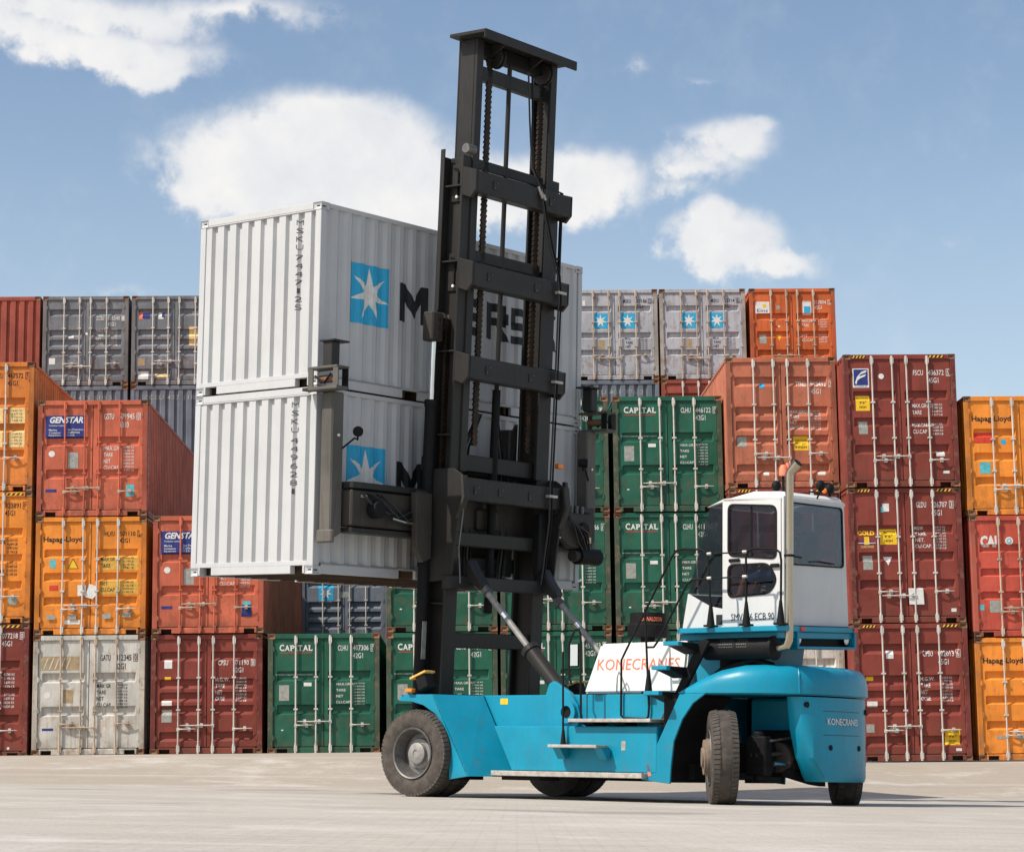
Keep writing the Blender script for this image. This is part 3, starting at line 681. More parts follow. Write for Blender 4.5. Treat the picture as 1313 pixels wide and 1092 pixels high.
d.text('FLORENS', .10, .205, .236, .246, M_NAVY, ); d.disc(.335, .165, .06, M_WHITE); caution(d, .10, .225, .31, .425, ('CAUTION', '9\'6"', 'HIGH')); d.rect(.12, .20, .505, .60, M_GPL, 'data_plate'); d.rect(.80, .875, .735, .77, M_WHITE); d.rect(.855, .91, .88, .90, M_WHITE); d.hazard(.08, .20); d.hazard(.76, .90)
r = place([('orange ground-level container at the right end of the front row', SH, 'orange', 'four'), ('cherry red container with white letters between two orange ones at far right', SH, 'cherry', 'five', 'rust'),
           ('orange container with a red patch on top of the right-end stack', SH, 'orange', 'four')], FR9)
d = hapag_dress(r[0], 'HLXU', '412750', '5', '42G1'); d.rect(.16, .26, .80, .825, M_GPL, 'padlock_cover'); d.rect(.33, .42, .80, .83, M_GPL, 'padlock_cover'); d.disc(.40, .875, .03, M_WHITE)
d = Dress(r[1], SH, 'five'); d.text('CAI', .09, .235, .165, .26, bold=.05); d.disc(.345, .21, .085, M_WHITE); d.disc(.345, .21, .055, M_TEAL, .006); d.disc(.345, .21, .03, M_WHITE, .009); d.rect(.15, .26, .70, .80, M_GPL, 'data_plate'); d.rect(.06, .10, .735, .78, M_TEAL); d.code('CAXU', '981004', '3', '42G1', .62, .17, .05)
d = hapag_dress(r[2], 'HLXU', '437218', '8', '42G1'); d.rect(.08, .27, .305, .395, M_REDP); d.disc(.345, .385, .06, M_SKYB); d.rect(.125, .22, .555, .65, M_TEAL, 'data_plate')
# --- back row: two blocks of five, and one box seen through the gap
BL, BR = 61.5, 60.5
def stack_low(x, y, z0, col, n=3):            # the boxes that carry the visible top of the back row
    for k in range(n):
        container('weathered grey container deep in the back row behind the front stacks', WM(x, y, z0 + k * SS), H=SH, color=col, front='end', group='hidden lower containers of the back row')
def starplate(d, x, zt, zb, wd, ghost=False):
    d.rect(x, x + wd, zt, zb, M_SKYB); c = (x + wd / 2) * W; z = d.Z((zt + zb) / 2); F = Flat().star(c, z, (zb - zt) * SH * .45, (zb - zt) * SH * .17); d.lay(F, M_WHITE, 'emblem', .007)
    d.text('MAERSK', x + .01, x + wd - .01, zb + .01, zb + .028)
zb = [.25 + k * 2.602 for k in range(5)]
r = container('red brown container showing its corrugated end at the upper left corner', WM(-14.17, BL, zb[4]), color='redbrown', front='end', group=GBK)
r = container('slate grey container with white number panels beside the red brown corrugated end', WM(-11.66, BL, zb[4]), color='slate', front='six', group=GBK)
d = Dress(r, SH, 'six'); d.code('ZCSU', '815540', '1', '42G1', .62, .225, .045); d.specs(['MAX.GR.', 'TARE', 'NET', 'CUBE'], .62, .77, .37, .048); d.rect(.08, .15, .69, .76, M_WHITE); d.disc(.51, .42, .04, M_WHITE); d.rect(.30, .36, .44, .47, M_WHITE); d.rect(.72, .80, .90, .92, M_BPL)
r = container('slate grey container with small red and navy sign, next to the raised white box', WM(-9.14, BL, zb[4]), color='slate', front='six', group=GBK)
d = Dress(r, SH, 'six'); d.rect(.085, .14, .185, .26, M_CORAL); d.rect(.125, .21, .19, .255, M_NAVY, off=.006); d.rect(.31, .37, .185, .26, M_WHITE); d.rect(.35, .38, .185, .24, M_NAVY, off=.006); d.rect(.67, .78, .35, .55, M_PALEY); d.rect(.08, .16, .70, .78, M_BPL); d.rect(.08, .20, .84, .93, M_WHITE); d.rect(.28, .42, .87, .91, M_PALEY); d.rect(.70, .80, .17, .21, M_GPL, 'data_plate')
def end_number(r, txt, H=SH, zt=.105, zb_=.155):
    F = Flat().text(txt, .14 * W, .82 * W, H * (1 - zb_), H * (1 - zt)); br = [q + ENDP for q in trap_breaks(PT - ENDP, W - PT - ENDP, *ENDW[:3])]
    F.lay('lettering', M_GPL, r, lambda a, b: (a, .016 + etrap(a), b), (br, ()))
r = container('blue grey corrugated container end just above the orange and brick red boxes', WM(-11.66, BL, zb[3]), color='bluegrey', front='end', group=GBK); end_number(r, 'ZCSU 415 510 3')
r = container('blue grey corrugated container end seen beside the brick red box top', WM(-9.14, BL, zb[3]), color='bluegrey', front='end', group=GBK); end_number(r, 'ZCSU 427 118 6')
container('red brown container end under the upper left corner box', WM(-14.17, BL, zb[3]), color='redbrown', front='end', group=GBK)
for x in (-14.17, -11.66, -9.14): stack_low(x, BL, zb[0], 'bluegrey')
zr = [.13 + k * 2.602 for k in range(5)]
r = container('pale grey container with two blue star signs touching the raised boxes', WM(3.36, BR, zr[4]), color='palegrey', front='wide', rods='rust', group=GBK)
d = Dress(r, SH, 'wide'); starplate(d, .25, .265, .43, .17); starplate(d, .565, .265, .43, .17); d.code('MSKU', '507186', '2', '42G1', .60, .11, .04, M_BLACKP); d.specs(['MGW', 'TARE', 'NET'], .62, .78, .53, .045, M_BLACKP); d.rect(.30, .38, .56, .66, M_BPL); d.rect(.13, .16, .12, .18, M_WHITE)
r = container('pale grey container with two faded star signs beside the vermilion box', WM(5.85, BR, zr[4]), color='palegrey', front='wide', rods='rust', group=GBK)
d = Dress(r, SH, 'wide'); starplate(d, .255, .265, .43, .17); starplate(d, .58, .265, .43, .17); d.code('MSKU', '213714', '6', '42G1', .60, .11, .04, M_BLACKP); d.specs(['MGW', 'TARE', 'NET'], .62, .78, .53, .045, M_BLACKP); d.rect(.30, .37, .55, .65, M_BPL); d.rect(.07, .14, .13, .17, M_GPL)
r = container('vermilion container with white sticker on top of the back row at right', WM(8.40, BR, zr[4]), color='vermilion', front='four', rods='rust', group=GBK)
d = Dress(r, SH, 'four'); d.rect(.07, .235, .145, .275, M_WHITE); d.disc(.175, .19, .055, M_YEL, .006); d.text('Eins', .09, .215, .225, .26, M_NAVY); d.disc(.335, .21, .06, M_GPL); d.rect(.62, .72, .15, .29, M_WHITE); d.rect(.635, .71, .20, .27, M_SKYB, off=.006)
d.code('CLHU', '317804', '2', '42G1', .62, .135, .04); d.specs(['MAX.GR', 'TARE'], .605, .80, .345, .05); d.specs(['NET', 'CU.CAP'], .605, .80, .51, .05); d.rect(.11, .19, .51, .61, M_GPL, 'data_plate'); d.poly([(.31, .515), (.37, .515), (.34, .58)], M_YEL); d.rect(.33, .35, .41, .43, M_WHITE)
r = container('blue grey corrugated container end under the two star signs', WM(3.36, BR, zr[3]), color='bluegrey', front='end', group=GBK); end_number(r, 'MSKU 401 776 2')
container('dull red brown container with pale lock rods peeping over the green stack', WM(5.85, BR, zr[3]), color='redbrown', front='six', group=GBK)
container('vermilion lower container wholly behind the salmon box', WM(8.40, BR, zr[3]), color='vermilion', front='end', group='hidden lower containers of the back row')
for x in (3.36, 5.85, 8.40): stack_low(x, BR, zr[0], 'bluegrey')
r = container('blue grey container with blue star sign, seen in the gap under the raised boxes', WM(-4.30, BL, zb[1]), color='bluegrey', front='six', group=GBK)
d = Dress(r, SH, 'six'); starplate(d, .20, .20, .36, .17); d.code('MSKU', '884521', '0', '42G1', .62, .10, .04); d.rect(.45, .55, .27, .33, M_GPL, 'data_plate')
stack_low(-4.30, BL, zb[0], 'bluegrey', 1)
print('containers done', len(bpy.data.objects))
#@@PART2
# ------------------------------------------------------------------ the container handler
RC = Matrix(((0.6247236, -0.7803314, 0.0283435), (0.7806100, 0.6250156, 0.0018996), (-0.0191974, 0.0209386, 0.9995964)))
OC = Vector((-0.163283, 31.758167, -0.502037 + ZO))
MC = Matrix.Translation(OC) @ RC.to_4x4()
RB = Matrix(((0.6247804, -0.7803348, 0.0269641), (0.7806810, 0.6237077, -0.0390637), (0.0136650, 0.0454566, 0.9988729)))
OB = Vector((-2.755700, 29.899357, 2.562058 + ZO))
RM = Matrix.Rotation(math.radians(-1.92), 3, 'Y') @ Matrix.Rotation(math.radians(3.29), 3, 'X')
def XM(p): return Vector((0, .064, 0)) + RM @ Vector(p)                 # mast frame: across, forward, up the mast
BC = RC.transposed() @ RB; BO = RC.transposed() @ (OB - OC)
def XB(p): return BO + BC @ Vector(p)                                   # raised load's frame: along, forward, up
crane = thing('container_handler', 'cyan blue container handler with charcoal mast and white cab lifting two grey containers', 'forklift', MC)
def part(nm, mb, m, parent=crane, **k): return mb.build(nm, m, parent, **k)
# ---- two raised containers
for k, (num, chk) in enumerate((('449628', '1'), ('744712', '5'))):
    Rl = Matrix((-RB.col[1], RB.col[0], RB.col[2])).transposed()
    o = OB + RB @ Vector((0, W, k * (SH + .010)))
    M = Matrix.Translation(o) @ Rl.to_4x4()
    lab = ('light grey container with half-covered star sign, lower of the two raised boxes', 'light grey container with big black letters and blue star, upper of the two raised boxes')[k]
    r = container(lab, M, L=6.058, color='whitegrey', front='end', group='raised light grey containers', casting=CP['whitegrey'])
    br = [q + ENDP for q in trap_breaks(PT - ENDP, W - PT - ENDP, *ENDW[:3])]; F = Flat()
    x = 1.992
    for i, ch in enumerate('MSKU%s%s' % (num, chk)):
        zc = (2.36 if k == 0 else 2.34) - i * .118 - (.03 if i > 3 else 0); F.text(ch, x - (.012 if ch == '1' else .046), x + (.012 if ch == '1' else .046), zc - .037, zc + .037, bold=.0)
    F.lay('lettering', M_FAINT, r, lambda a, b: (a, .0165 + etrap(a), b), (br, ()))
    sb = trap_breaks(.1, 5.958, *SIDE[:3])
    def side(F, m, nm='lettering', off=.004): F.lay(nm, m, r, lambda a, b: (W - .016 - trap(a, *SIDE) + off, a, b), (sb, ()))
    z0, z1 = (.98, 1.84); zc = (z0 + z1) / 2
    side(Flat().rect(.66, 1.45, z0, z1), M_SKYB, 'sticker'); side(Flat().star(1.055, zc + .0, .40, .135), M_WHITE, 'emblem', .007)
    F = Flat(); t0, t1 = 1.13, 1.69
    for ch, a, b in (('M', 1.69, 2.33), ('A', 2.42, 2.98), ('E', 3.08, 3.55), ('R', 3.67, 4.20), ('S', 4.26, 4.76), ('K', 4.88, 5.42)):
        hh = (t1 - t0); th = .15
        if ch == 'M': F.rect(a, a + th, t0, t1); F.rect(b - th, b, t0, t1); c = (a + b) / 2; F.poly([(a + th, t1), (a + th, t1 - .26), (c, t0 + .06), (c, t0 + .32)]); F.poly([(b - th, t1 - .26), (b - th, t1), (c, t0 + .32), (c, t0 + .06)])
        elif ch == 'E': F.rect(a, a + th, t0, t1); [F.rect(a + th, b, z, z + .13) for z in (t0, t0 + hh / 2 - .065, t1 - .13)]
        elif ch == 'R': F.rect(a, a + th, t0, t1); F.rect(a + th, b - .05, t1 - .13, t1); F.rect(b - .16, b, t1 - .30, t1 - .13); F.rect(a + th, b - .05, t1 - .34, t1 - .22); F.poly([(a + th + .08, t1 - .34), (b - .14, t0), (b + .02, t0), (a + th + .26, t1 - .34)])
        elif ch == 'S': F.rect(a + .03, b, t1 - .12, t1); F.rect(a, a + .14, t1 - .28, t1 - .12); F.rect(a + .03, b - .03, t1 - .345, t1 - .225); F.rect(b - .14, b, t0 + .12, t0 + .28); F.rect(a, b - .03, t0, t0 + .12)
        elif ch == 'A': c = (a + b) / 2; F.poly([(a, t0), (a + .16, t0), (c + .03, t1), (c - .08, t1)]); F.poly([(b - .16, t0), (b, t0), (c + .08, t1), (c - .03, t1)]); F.rect(a + .15, b - .15, t0 + .12, t0 + .24)
        else: F.rect(a, a + th, t0, t1); F.poly([(a + th, t0 + .24), (a + th, t0 + .42), (b - .18, t1), (b, t1)]); F.poly([(a + th + .06, t0 + .30), (b - .17, t0), (b + .02, t0), (a + th + .18, t0 + .42)])
    side(F, M_BLACKP)
# ---- mast
OUT = ((-1.13, -.87), (.87, 1.13)); 
for sg in (-1, 1):
    b = MB(XM); u0, u1 = sg * 1.13, sg * .90
    b.box(sg * 1.0, sg * .955, .30, .62, .75, 9.15)                      # web
    b.box(u0, sg * .86, .26, .30, .75, 9.15); b.box(u0, sg * .86, .62, .66, .75, 9.15)
    part('outer_mast_rail', b, M_DARK, bevel=.008)
    b = MB(XM); b.box(sg * .945, sg * .875, .29, .57, 4.6, 10.90); b.box(sg * .945, sg * .80, .235, .29, 4.6, 10.90); b.box(sg * .945, sg * .80, .57, .60, 4.6, 10.90)
    part('inner_mast_rail', b, M_DARK, bevel=.008)
    # plates with long slots on the outside of the rail
    for s0 in (8.52, 7.22):
        b = MB(XM); b.box(sg * 1.002, sg * 1.03, .33, .55, s0 - .03, s0 + .52)
        h = part('slotted_plate', b, M_DARK, bevel=.006)
        MB(XM).tube([(sg * 1.045, .42, s0 + .06), (sg * 1.045, .42, s0 + .40), (sg * 1.045, .45, s0 + .45), (sg * 1.045, .50, s0 + .46)], .014, 6).build('hook', M_BLK, h)
        MB(XM).cyl((sg * 1.03, .43, s0 + .04), (sg * 1.06, .43, s0 + .04), .022, n=8).build('bolt', M_LENS, h)
    b = MB(XM).box(sg * 1.135, sg * 1.155, .60, .68, 6.9, 9.26); part('rail_edge_plate', b, M_DARK, bevel=.005)
    if sg < 0: part('guide_roller', MB(XM).cyl((sg * 1.02, .17, 9.22), (sg * 1.20, .17, 9.22), .07, n=14), M_RIM if sg < 0 else M_DARK, smooth=.7)
    # lift cylinder beside the rail
    cy = part('lift_cylinder', MB(XM).cyl((sg * 1.215, .60, .95), (sg * 1.215, .60, 5.56), .088, n=18).cyl((sg * 1.215, .60, 5.50), (sg * 1.215, .60, 5.60), .10, n=18), M_BLK, smooth=.7)
    MB(XM).cyl((sg * 1.215, .60, 5.56), (sg * 1.215, .60, 6.48), .052, n=16).build('chrome_rod', M_CHR, cy, smooth=.7)
    MB(XM).box(sg * 1.37, sg * 1.13, .50, .70, 6.44, 6.86).build('yoke', M_BRN, cy, bevel=.02)
    MB(XM).tube([(sg * 1.25, .492, 6.74), (sg * 1.21, .492, 6.77), (sg * 1.19, .492, 6.70), (sg * 1.21, .492, 6.62), (sg * 1.25, .492, 6.60)], .012, 6).build('cast_mark', M_DARK, cy)
    part('chain_wheel', MB(XM).lathe([(.03, -.05), (.15, -.05), (.15, -.03), (.12, -.02), (.12, .02), (.15, .03), (.15, .05), (.03, .05)], (sg * 1.045, .62, 6.74), (1, 0, 0), 20), M_DARK, smooth=.6)
    b = MB(XM); n = 58                                                   # leaf chain: link by link
    for i in range(n):
        s = 4.55 + i * .0385; wd = .055 if i % 2 else .042
        b.box(sg * 1.045 - wd, sg * 1.045 + wd, .475, .505, s, s + .034)
    o = part('lift_chain', b, M_CHAIN); o['kind'] = 'stuff'
    b = MB(XM); n = 150
    uu = -.53 if sg < 0 else .70
    for i in range(n):
        s = 5.0 + i * .0385; wd = .04 if i % 2 else .03
        b.box(uu - wd * 1.5, uu + wd * 1.5, .33, .365, s, s + .034)
    o = part('lift_chain', b, M_CHAIN); o['kind'] = 'stuff'
part('slim_guide_bar', MB(XM).tube([(1.13, .33, 9.02), (1.28, .33, 9.02), (1.28, .33, 7.3)], .028, 8).tube([(1.13, .33, 8.0), (1.28, .33, 8.0)], .02, 6), M_BLK)
def cross(nm, s0, s1, u=1.13, n0=0.0, n1=.27, cut=.10, m=M_DARK):
    b = MB(XM); h = s1 - s0
    b.prism([(-u + cut * .0, s1), (u, s1), (u, s0 + h * .05), (u - cut * 1.4, s0 - h * .0), (-u + cut * 1.4, s0), (-u, s0 + h * .05)], 1, n0, n1 - .06)
    return part(nm, b, m, bevel=.014)
for s0, s1 in ((8.58, 8.90), (7.23, 7.57), (5.90, 6.23), (4.17, 4.50)):
    c = cross('mast_crossbeam', s0, s1)
    for sg in (-1, 1): MB(XM).prism([(.0, s1 + .005), (.262, s1 + .075), (.262, s0 - .02), (.1, s0 - .075), (.0, s0 + .03)], 0, sg * 1.137, sg * 1.08).build('end_bracket', M_DARK, c, bevel=.008)
for s0, s1, u, n0, n1 in ((10.34, 10.55, .82, .33, .45), (9.02, 9.17, .82, .33, .45), (7.66, 7.83, .82, .33, .45), (4.62, 4.86, .87, .33, .45), (3.54, 3.74, 1.0, .24, .36), (2.92, 3.11, 1.22, .08, .26), (2.09, 2.31, .90, .30, .42)):
    part('mast_crossbar', MB(XM).box(-u, u, n0, n1, s0, s1), M_DARK, bevel=.012)
tp = part('mast_top_plate', MB(XM).box(-1.14, 1.04, -.05, .62, 10.905, 10.955).box(-1.14, 1.04, -.06, -.03, 10.82, 10.957), M_DARK, bevel=.006)
for u in (-.55, .35):
    MB(XM).prism([(-.02, 10.90), (.35, 10.90), (.35, 10.70)], 0, u, u + .03).build('gusset', M_DARK, tp)
    MB(XM).lathe([(.02, -.05), (.16, -.05), (.16, -.03), (.12, -.02), (.12, .02), (.16, .03), (.16, .05), (.02, .05)], (u + (.1 if u < 0 else .33), .30, 10.72), (1, 0, 0), 18).build('chain_wheel', M_DARK, tp, smooth=.6)
MB(XM).box(-.78, .78, .30, .50, 10.70, 10.90).build('sheave_block', M_BLK, tp, bevel=.02)
rod = part('centre_lift_cylinder', MB(XM).cyl((-.05, .36, 2.6), (-.05, .36, 5.86), .062, n=14), M_BLK, smooth=.7)
MB(XM).cyl((-.05, .36, 5.86), (-.05, .36, 10.75), .036, n=10).build('rod', M_DARK, rod, smooth=.7)
for du in (0, .055):
    part('hydraulic_hose', MB(XM).tube([(.10 + du * 1.6, .12, 10.6), (.20 + du * 1.2, .14, 9.9), (.27 + du, .12, 9.2), (.31 + du, -.03, 8.9), (.40 + du, -.05, 8.5), (.60 + du, -.045, 8.0), (.77 + du, -.05, 7.65), (.82 + du, -.05, 7.35), (.81 + du, -.05, 6.0), (.785 + du, -.05, 4.45), (.80 + du, -.045, 4.0), (.785 + du, .0, 3.5), (.77 + du, .04, 3.05)], .0145, 7), M_HOSE if du == 0 else M_BLK, smooth=1)
for s, u in ((7.40, .82), (6.06, .815), (4.36, .79)):
    part('hose_clamp', MB(XM).box(u - .05, u + .15, -.085, -.005, s - .02, s + .02), M_ALU, bevel=.004)
for s, u in ((8.86, .31), (8.84, .38)):
    part('hose_fitting', MB(XM).cyl((u - .015, .0, s + .05), (u + .03, -.05, s - .12), .024, n=8), M_ALU, smooth=.8)
# carriage riding inside the mast, with swept side plates
for sg in (-1, 1):
    b = MB(XM); b.box(sg * .62, sg * .80, .62, .86, 3.15, 5.35); part('carriage_rail', b, M_DARK, bevel=.02)
    pts = [(.62, 4.62), (.15, 4.62), (-.06, 4.50), (-.10, 4.22), (.03, 3.9), (.08, 3.5), (.12, 3.05), (.62, 3.0)]
    part('swept_side_plate', MB(XM).prism(pts, 0, sg * 1.155, sg * 1.19), M_DARK, bevel=.008)
    part('swept_plate_edge', MB(XM).prism([(-.06, 4.52), (-.11, 4.2), (.02, 3.9), (.05, 3.9), (-.06, 4.2), (-.02, 4.52)], 0, sg * 1.12, sg * 1.235), M_BRN, bevel=.004)
    part('carriage_wing', MB(XM).prism([(sg * .45, 4.85), (sg * .85, 5.45), (sg * .85, 4.6), (sg * .45, 4.6)], 1, .66, .72), M_DARK)
part('carriage_plate', MB(XM).box(-.95, .95, .86, .93, 3.1, 4.75), M_DARK, bevel=.01)
for s in (3.2, 4.0, 4.6): part('carriage_bar', MB(XM).box(-1.1, 1.1, .68, .86, s, s + .22), M_DARK, bevel=.02)
# ---- spreader carrying the load
LX = 6.058
part('spreader_beam', MB(XB).box(1.55, 4.5, -.55, -.14, .58, 1.24), M_BRN, bevel=.03)
for a, b_ in ((.26, 1.75), (4.3, LX - .26)):
    t = part('telescopic_beam', MB(XB).box(a, b_, -.46, -.18, .66, 1.16), M_BRN, bevel=.02)
    MB(XB).box(a, b_, -.48, -.12, 1.18, 1.27).build('top_flange', M_DARK, t, bevel=.01)
    MB(XB).box(a, b_, -.47, -.14, .575, .64).build('bottom_flange', M_DARK, t, bevel=.01)
    s = 1 if a < 1 else -1; e = a if s > 0 else b_
    for i in range(5):
        q = e + s * (.30 + i * .10); MB(XB).tube([(q - .1, -.47, 1.12), (q, -.55, .98 + .03 * (i % 3)), (q + s * .35, -.56, .86 - .02 * i), (q + s * .8, -.50, .92 + .02 * i)], .017, 6).build('hose', M_BLK if i % 2 else M_HOSE, t, smooth=1)
    MB(XB).cyl((e + s * .42, -.46, .90), (e + s * .42, -.62, .90), .12, n=14).build('motor', M_BLK, t, bevel=.01)
    MB(XB).tube([(e + s * .75, -.54, .80), (e + s * 1.0, -.56, .76), (e + s * 1.30, -.56, .75)], .02, 7).build('brass_pipe', M_EXH, t)
    MB(XB).box(e + s * .18, e + s * .30, -.475, -.46, 1.06, 1.10).build('label_plate', M_ALU, t)
    MB(XB).prism([(e + s * 1.15, 1.2), (e + s * 1.5, 1.2), (e + s * 1.5, .28), (e + s * 1.32, .22), (e + s * 1.18, .42)], 1, -.62, -.52).build('drop_plate', M_BRN, t, bevel=.01)
for sg in (0, 1):
    def U(x): return x if sg == 0 else LX - x
    arm = part('spreader_arm', MB(XB).prism([(-.31, .56), (-.09, .46), (-.09, 2.5), (-.31, 2.5)], 0, U(.0), U(.235)), M_ARM, bevel=.02)
    MB(XB).box(U(-.02), U(.05), -.36, -.06, .42, .60).build('foot', M_ARM, arm, bevel=.02)
    MB(XB).cyl((U(.12), -.30, 1.9), (U(.12), -.33, 1.9), .02, n=8).build('bolt', M_LENS, arm)
    hb = part('hook_box', MB(XB).box(U(-.19), U(.06), -.55, .0, 2.50, 2.545).box(U(-.19), U(.06), -.55, .0, 2.79, 2.825), M_ARM, bevel=.006)
    MB(XB).box(U(-.19), U(-.03), .0, .10, 2.50, 2.545).build('hook_lip', M_BRN, hb, bevel=.006)
    for y in (-.52, -.05): MB(XB).box(U(-.185), U(-.165), y - .045, y + .045, 2.545, 2.79).build('post', M_ARM, hb)
    MB(XB).box(U(.03), U(.055), -.54, -.44, 2.545, 2.79).build('back_post', M_BLK, hb)
    MB(XB).cyl((U(-.05), -.40, 2.66), (U(-.05), -.12, 2.66), .058, n=10).build('lock_pin', M_RUST, hb, smooth=.7)
    MB(XB).tube([(U(-.15), -.5, 2.6), (U(-.13), -.38, 2.72), (U(-.12), -.25, 2.6), (U(-.15), -.1, 2.7)], .016, 6).build('cable', M_BLK, hb, smooth=1)
    gp = part('guide_post', MB(XB).box(U(-.03), U(.13), -.30, -.12, 2.83, 3.19), M_DARK, bevel=.01)
    MB(XB).box(U(-.06), U(.26), -.36, -.08, 3.19, 3.215).build('cap_plate', M_DARK, gp, bevel=.004)
    part('lamp_bracket', MB(XB).tube([(U(.20), -.31, 1.72), (U(.38), -.38, 1.88), (U(.44), -.38, 1.86)], .014, 6), M_BLK)
    part('work_lamp', MB(XB).cyl((U(.40), -.42, 1.97), (U(.50), -.34, 1.97), .075, .06, 14).cyl((U(.44), -.38, 1.87), (U(.44), -.38, 1.92), .015, n=6), M_BLK, smooth=.7)
part('amber_side_lamp', MB(XB).box(5.02, 5.16, -.36, -.28, 1.84, 1.92), M_AMB, bevel=.01)
sb_ = part('spreader_hydraulic_box', MB(XB).prism([(4.80, 1.16), (5.70, 1.16), (5.70, .72), (5.45, .62), (5.05, .60), (4.80, .74)], 1, -.58, -.44), M_BRN, bevel=.03)
MB(XB).box(5.44, 5.56, -.60, -.575, .70, .80).build('brass_plate', M_EXH, sb_, bevel=.005)
MB(XB).cyl((5.30, -.52, .50), (5.82, -.52, .50), .13, n=18).build('motor', M_BLK, sb_, smooth=.7)
MB(XB).cyl((5.18, -.52, .50), (5.30, -.52, .50), .09, n=14).build('motor_flange', M_BRN, sb_, smooth=.7)
for i in range(5):
    MB(XB).tube([(4.75, -.50, 1.30 + .03 * i), (4.95, -.64, 1.10 - .02 * i), (5.05 + .05 * i, -.66, .92), (5.2 + .06 * i, -.62, .70 + .04 * i), (5.4 + .04 * i, -.58, .58)], .016, 6).build('hose', M_BLK if i % 2 else M_HOSE, sb_, smooth=1)
MB(XB).prism([(5.02, 1.16), (5.12, 1.16), (5.05, 1.62), (4.98, 1.62)], 1, -.52, -.46).build('fin', M_DARK, sb_, bevel=.005)
for x_ in (5.15, 5.28, 5.42): MB(XB).cyl((x_, -.52, 1.16), (x_, -.52, 1.27), .03, n=8).build('valve', M_RIM, sb_, smooth=.7)
# fittings that break up the plain beams
for s0, us in ((8.74, (-.7, .62)), (7.40, (-.75, .35)), (6.06, (-.7, .3)), (4.33, (-.85, -.3, .4))):
    for u in us:
        q = part('bolted_plate', MB(XM).box(u - .055, u + .055, -.012, .0, s0 - .06, s0 + .06), M_DARK, bevel=.003)
        for a, b_ in ((-.035, -.04), (.035, .04)): MB(XM).cyl((u + a, -.022, s0 + b_), (u + a, -.012, s0 + b_), .011, n=6).build('bolt', M_RIM, q)
for sg in (-1, 1):
    for s in (1.3, 2.7, 3.9, 5.1, 6.3, 7.6, 8.7):
        part('rail_stiffener', MB(XM).box(sg * 1.125, sg * .96, .30, .62, s, s + .022), M_DARK)
    for i in range(3):
        x_ = sg * (.30 + .07 * i)
        part('hydraulic_hose', MB(XM).tube([(x_, .55, 3.0), (x_ + sg * .03, .50, 3.6), (x_ + sg * .10, .60, 4.3), (x_ + sg * .02, .62, 5.0), (x_ * .5, .55, 5.5)], .02, 6), M_BLK if i != 1 else M_HOSE, smooth=1)
part('hanging_cable', MB(XM).tube([(-1.18, .0, 4.45), (-1.16, -.04, 4.0), (-1.20, -.02, 3.5), (-1.14, -.02, 3.0)], .010, 6), M_RIM, smooth=1)
part('valve_block', MB(XM).box(-.25, .25, .45, .68, 3.80, 4.10).box(-.15, .15, .42, .60, 4.1, 4.2), M_BRN, bevel=.02)
part('cable_tray', MB(XM).box(.78, .86, .12, .22, 3.2, 4.1), M_BLK, bevel=.01)
# ---- tilt cylinders
for sg, (p0, p1) in ((-1, ((-.85, .0, 3.16), (-.85, -1.66, 1.44))), (1, ((.85, .0, 3.10), (.85, -1.66, 1.44)))):
    p0, p1 = Vector(p0), Vector(p1); d = (p1 - p0)
    t = part('tilt_cylinder', MB().cyl(p0 + d * .66, p0 + d * .985, .108, n=20).cyl(p0 + d * .645, p0 + d * .675, .128, n=20), M_DARK, smooth=.7)
    MB().cyl(p0 + d * .14, p0 + d * .66, .044, n=16).build('rod', M_HUB, t, smooth=.7)
    MB().cyl(p0 + d * .36, p0 + d * .40, .0455, n=16).build('bright_band', M_CHR, t, smooth=.7)
    MB().cyl(p0 + d * .10, p0 + d * .19, .045, .08, 12).build('rod_eye', M_RIM, t, smooth=.7)
    MB().cyl(p0 + d * .985, p1 + d * .04, .09, n=10).build('end_joint', M_BRN, t, smooth=.7)
    MB().prism([(.06, 3.30), (-.02, 3.34), (-.14, 3.16), (-.30, 2.94), (-.22, 2.86), (-.04, 2.98), (.06, 2.92)], 0, p0.x - .10, p0.x + .10).build('mast_lug', M_DARK, t, bevel=.03)
    part('cylinder_bracket', MB().prism([(-1.62, 1.38), (-1.68, 1.54), (-1.76, 1.58), (-2.04, 1.42), (-2.17, 1.25), (-2.22, 1.07), (-2.14, .94), (-1.64, .94)], 0, sg * 1.18, sg * 1.10), M_BLUE, bevel=.01)
    part('bracket_boss', MB().lathe([(.085, 0), (.15, 0), (.15, .06), (.085, .06)], (sg * 1.18, -2.02, 1.16), (sg, 0, 0), 20, True), M_BLUE, smooth=.6)
    part('pivot_pin', MB().cyl((sg * 1.10, -2.02, 1.16), (sg * 1.20, -2.02, 1.16), .086, n=16), M_BLK)
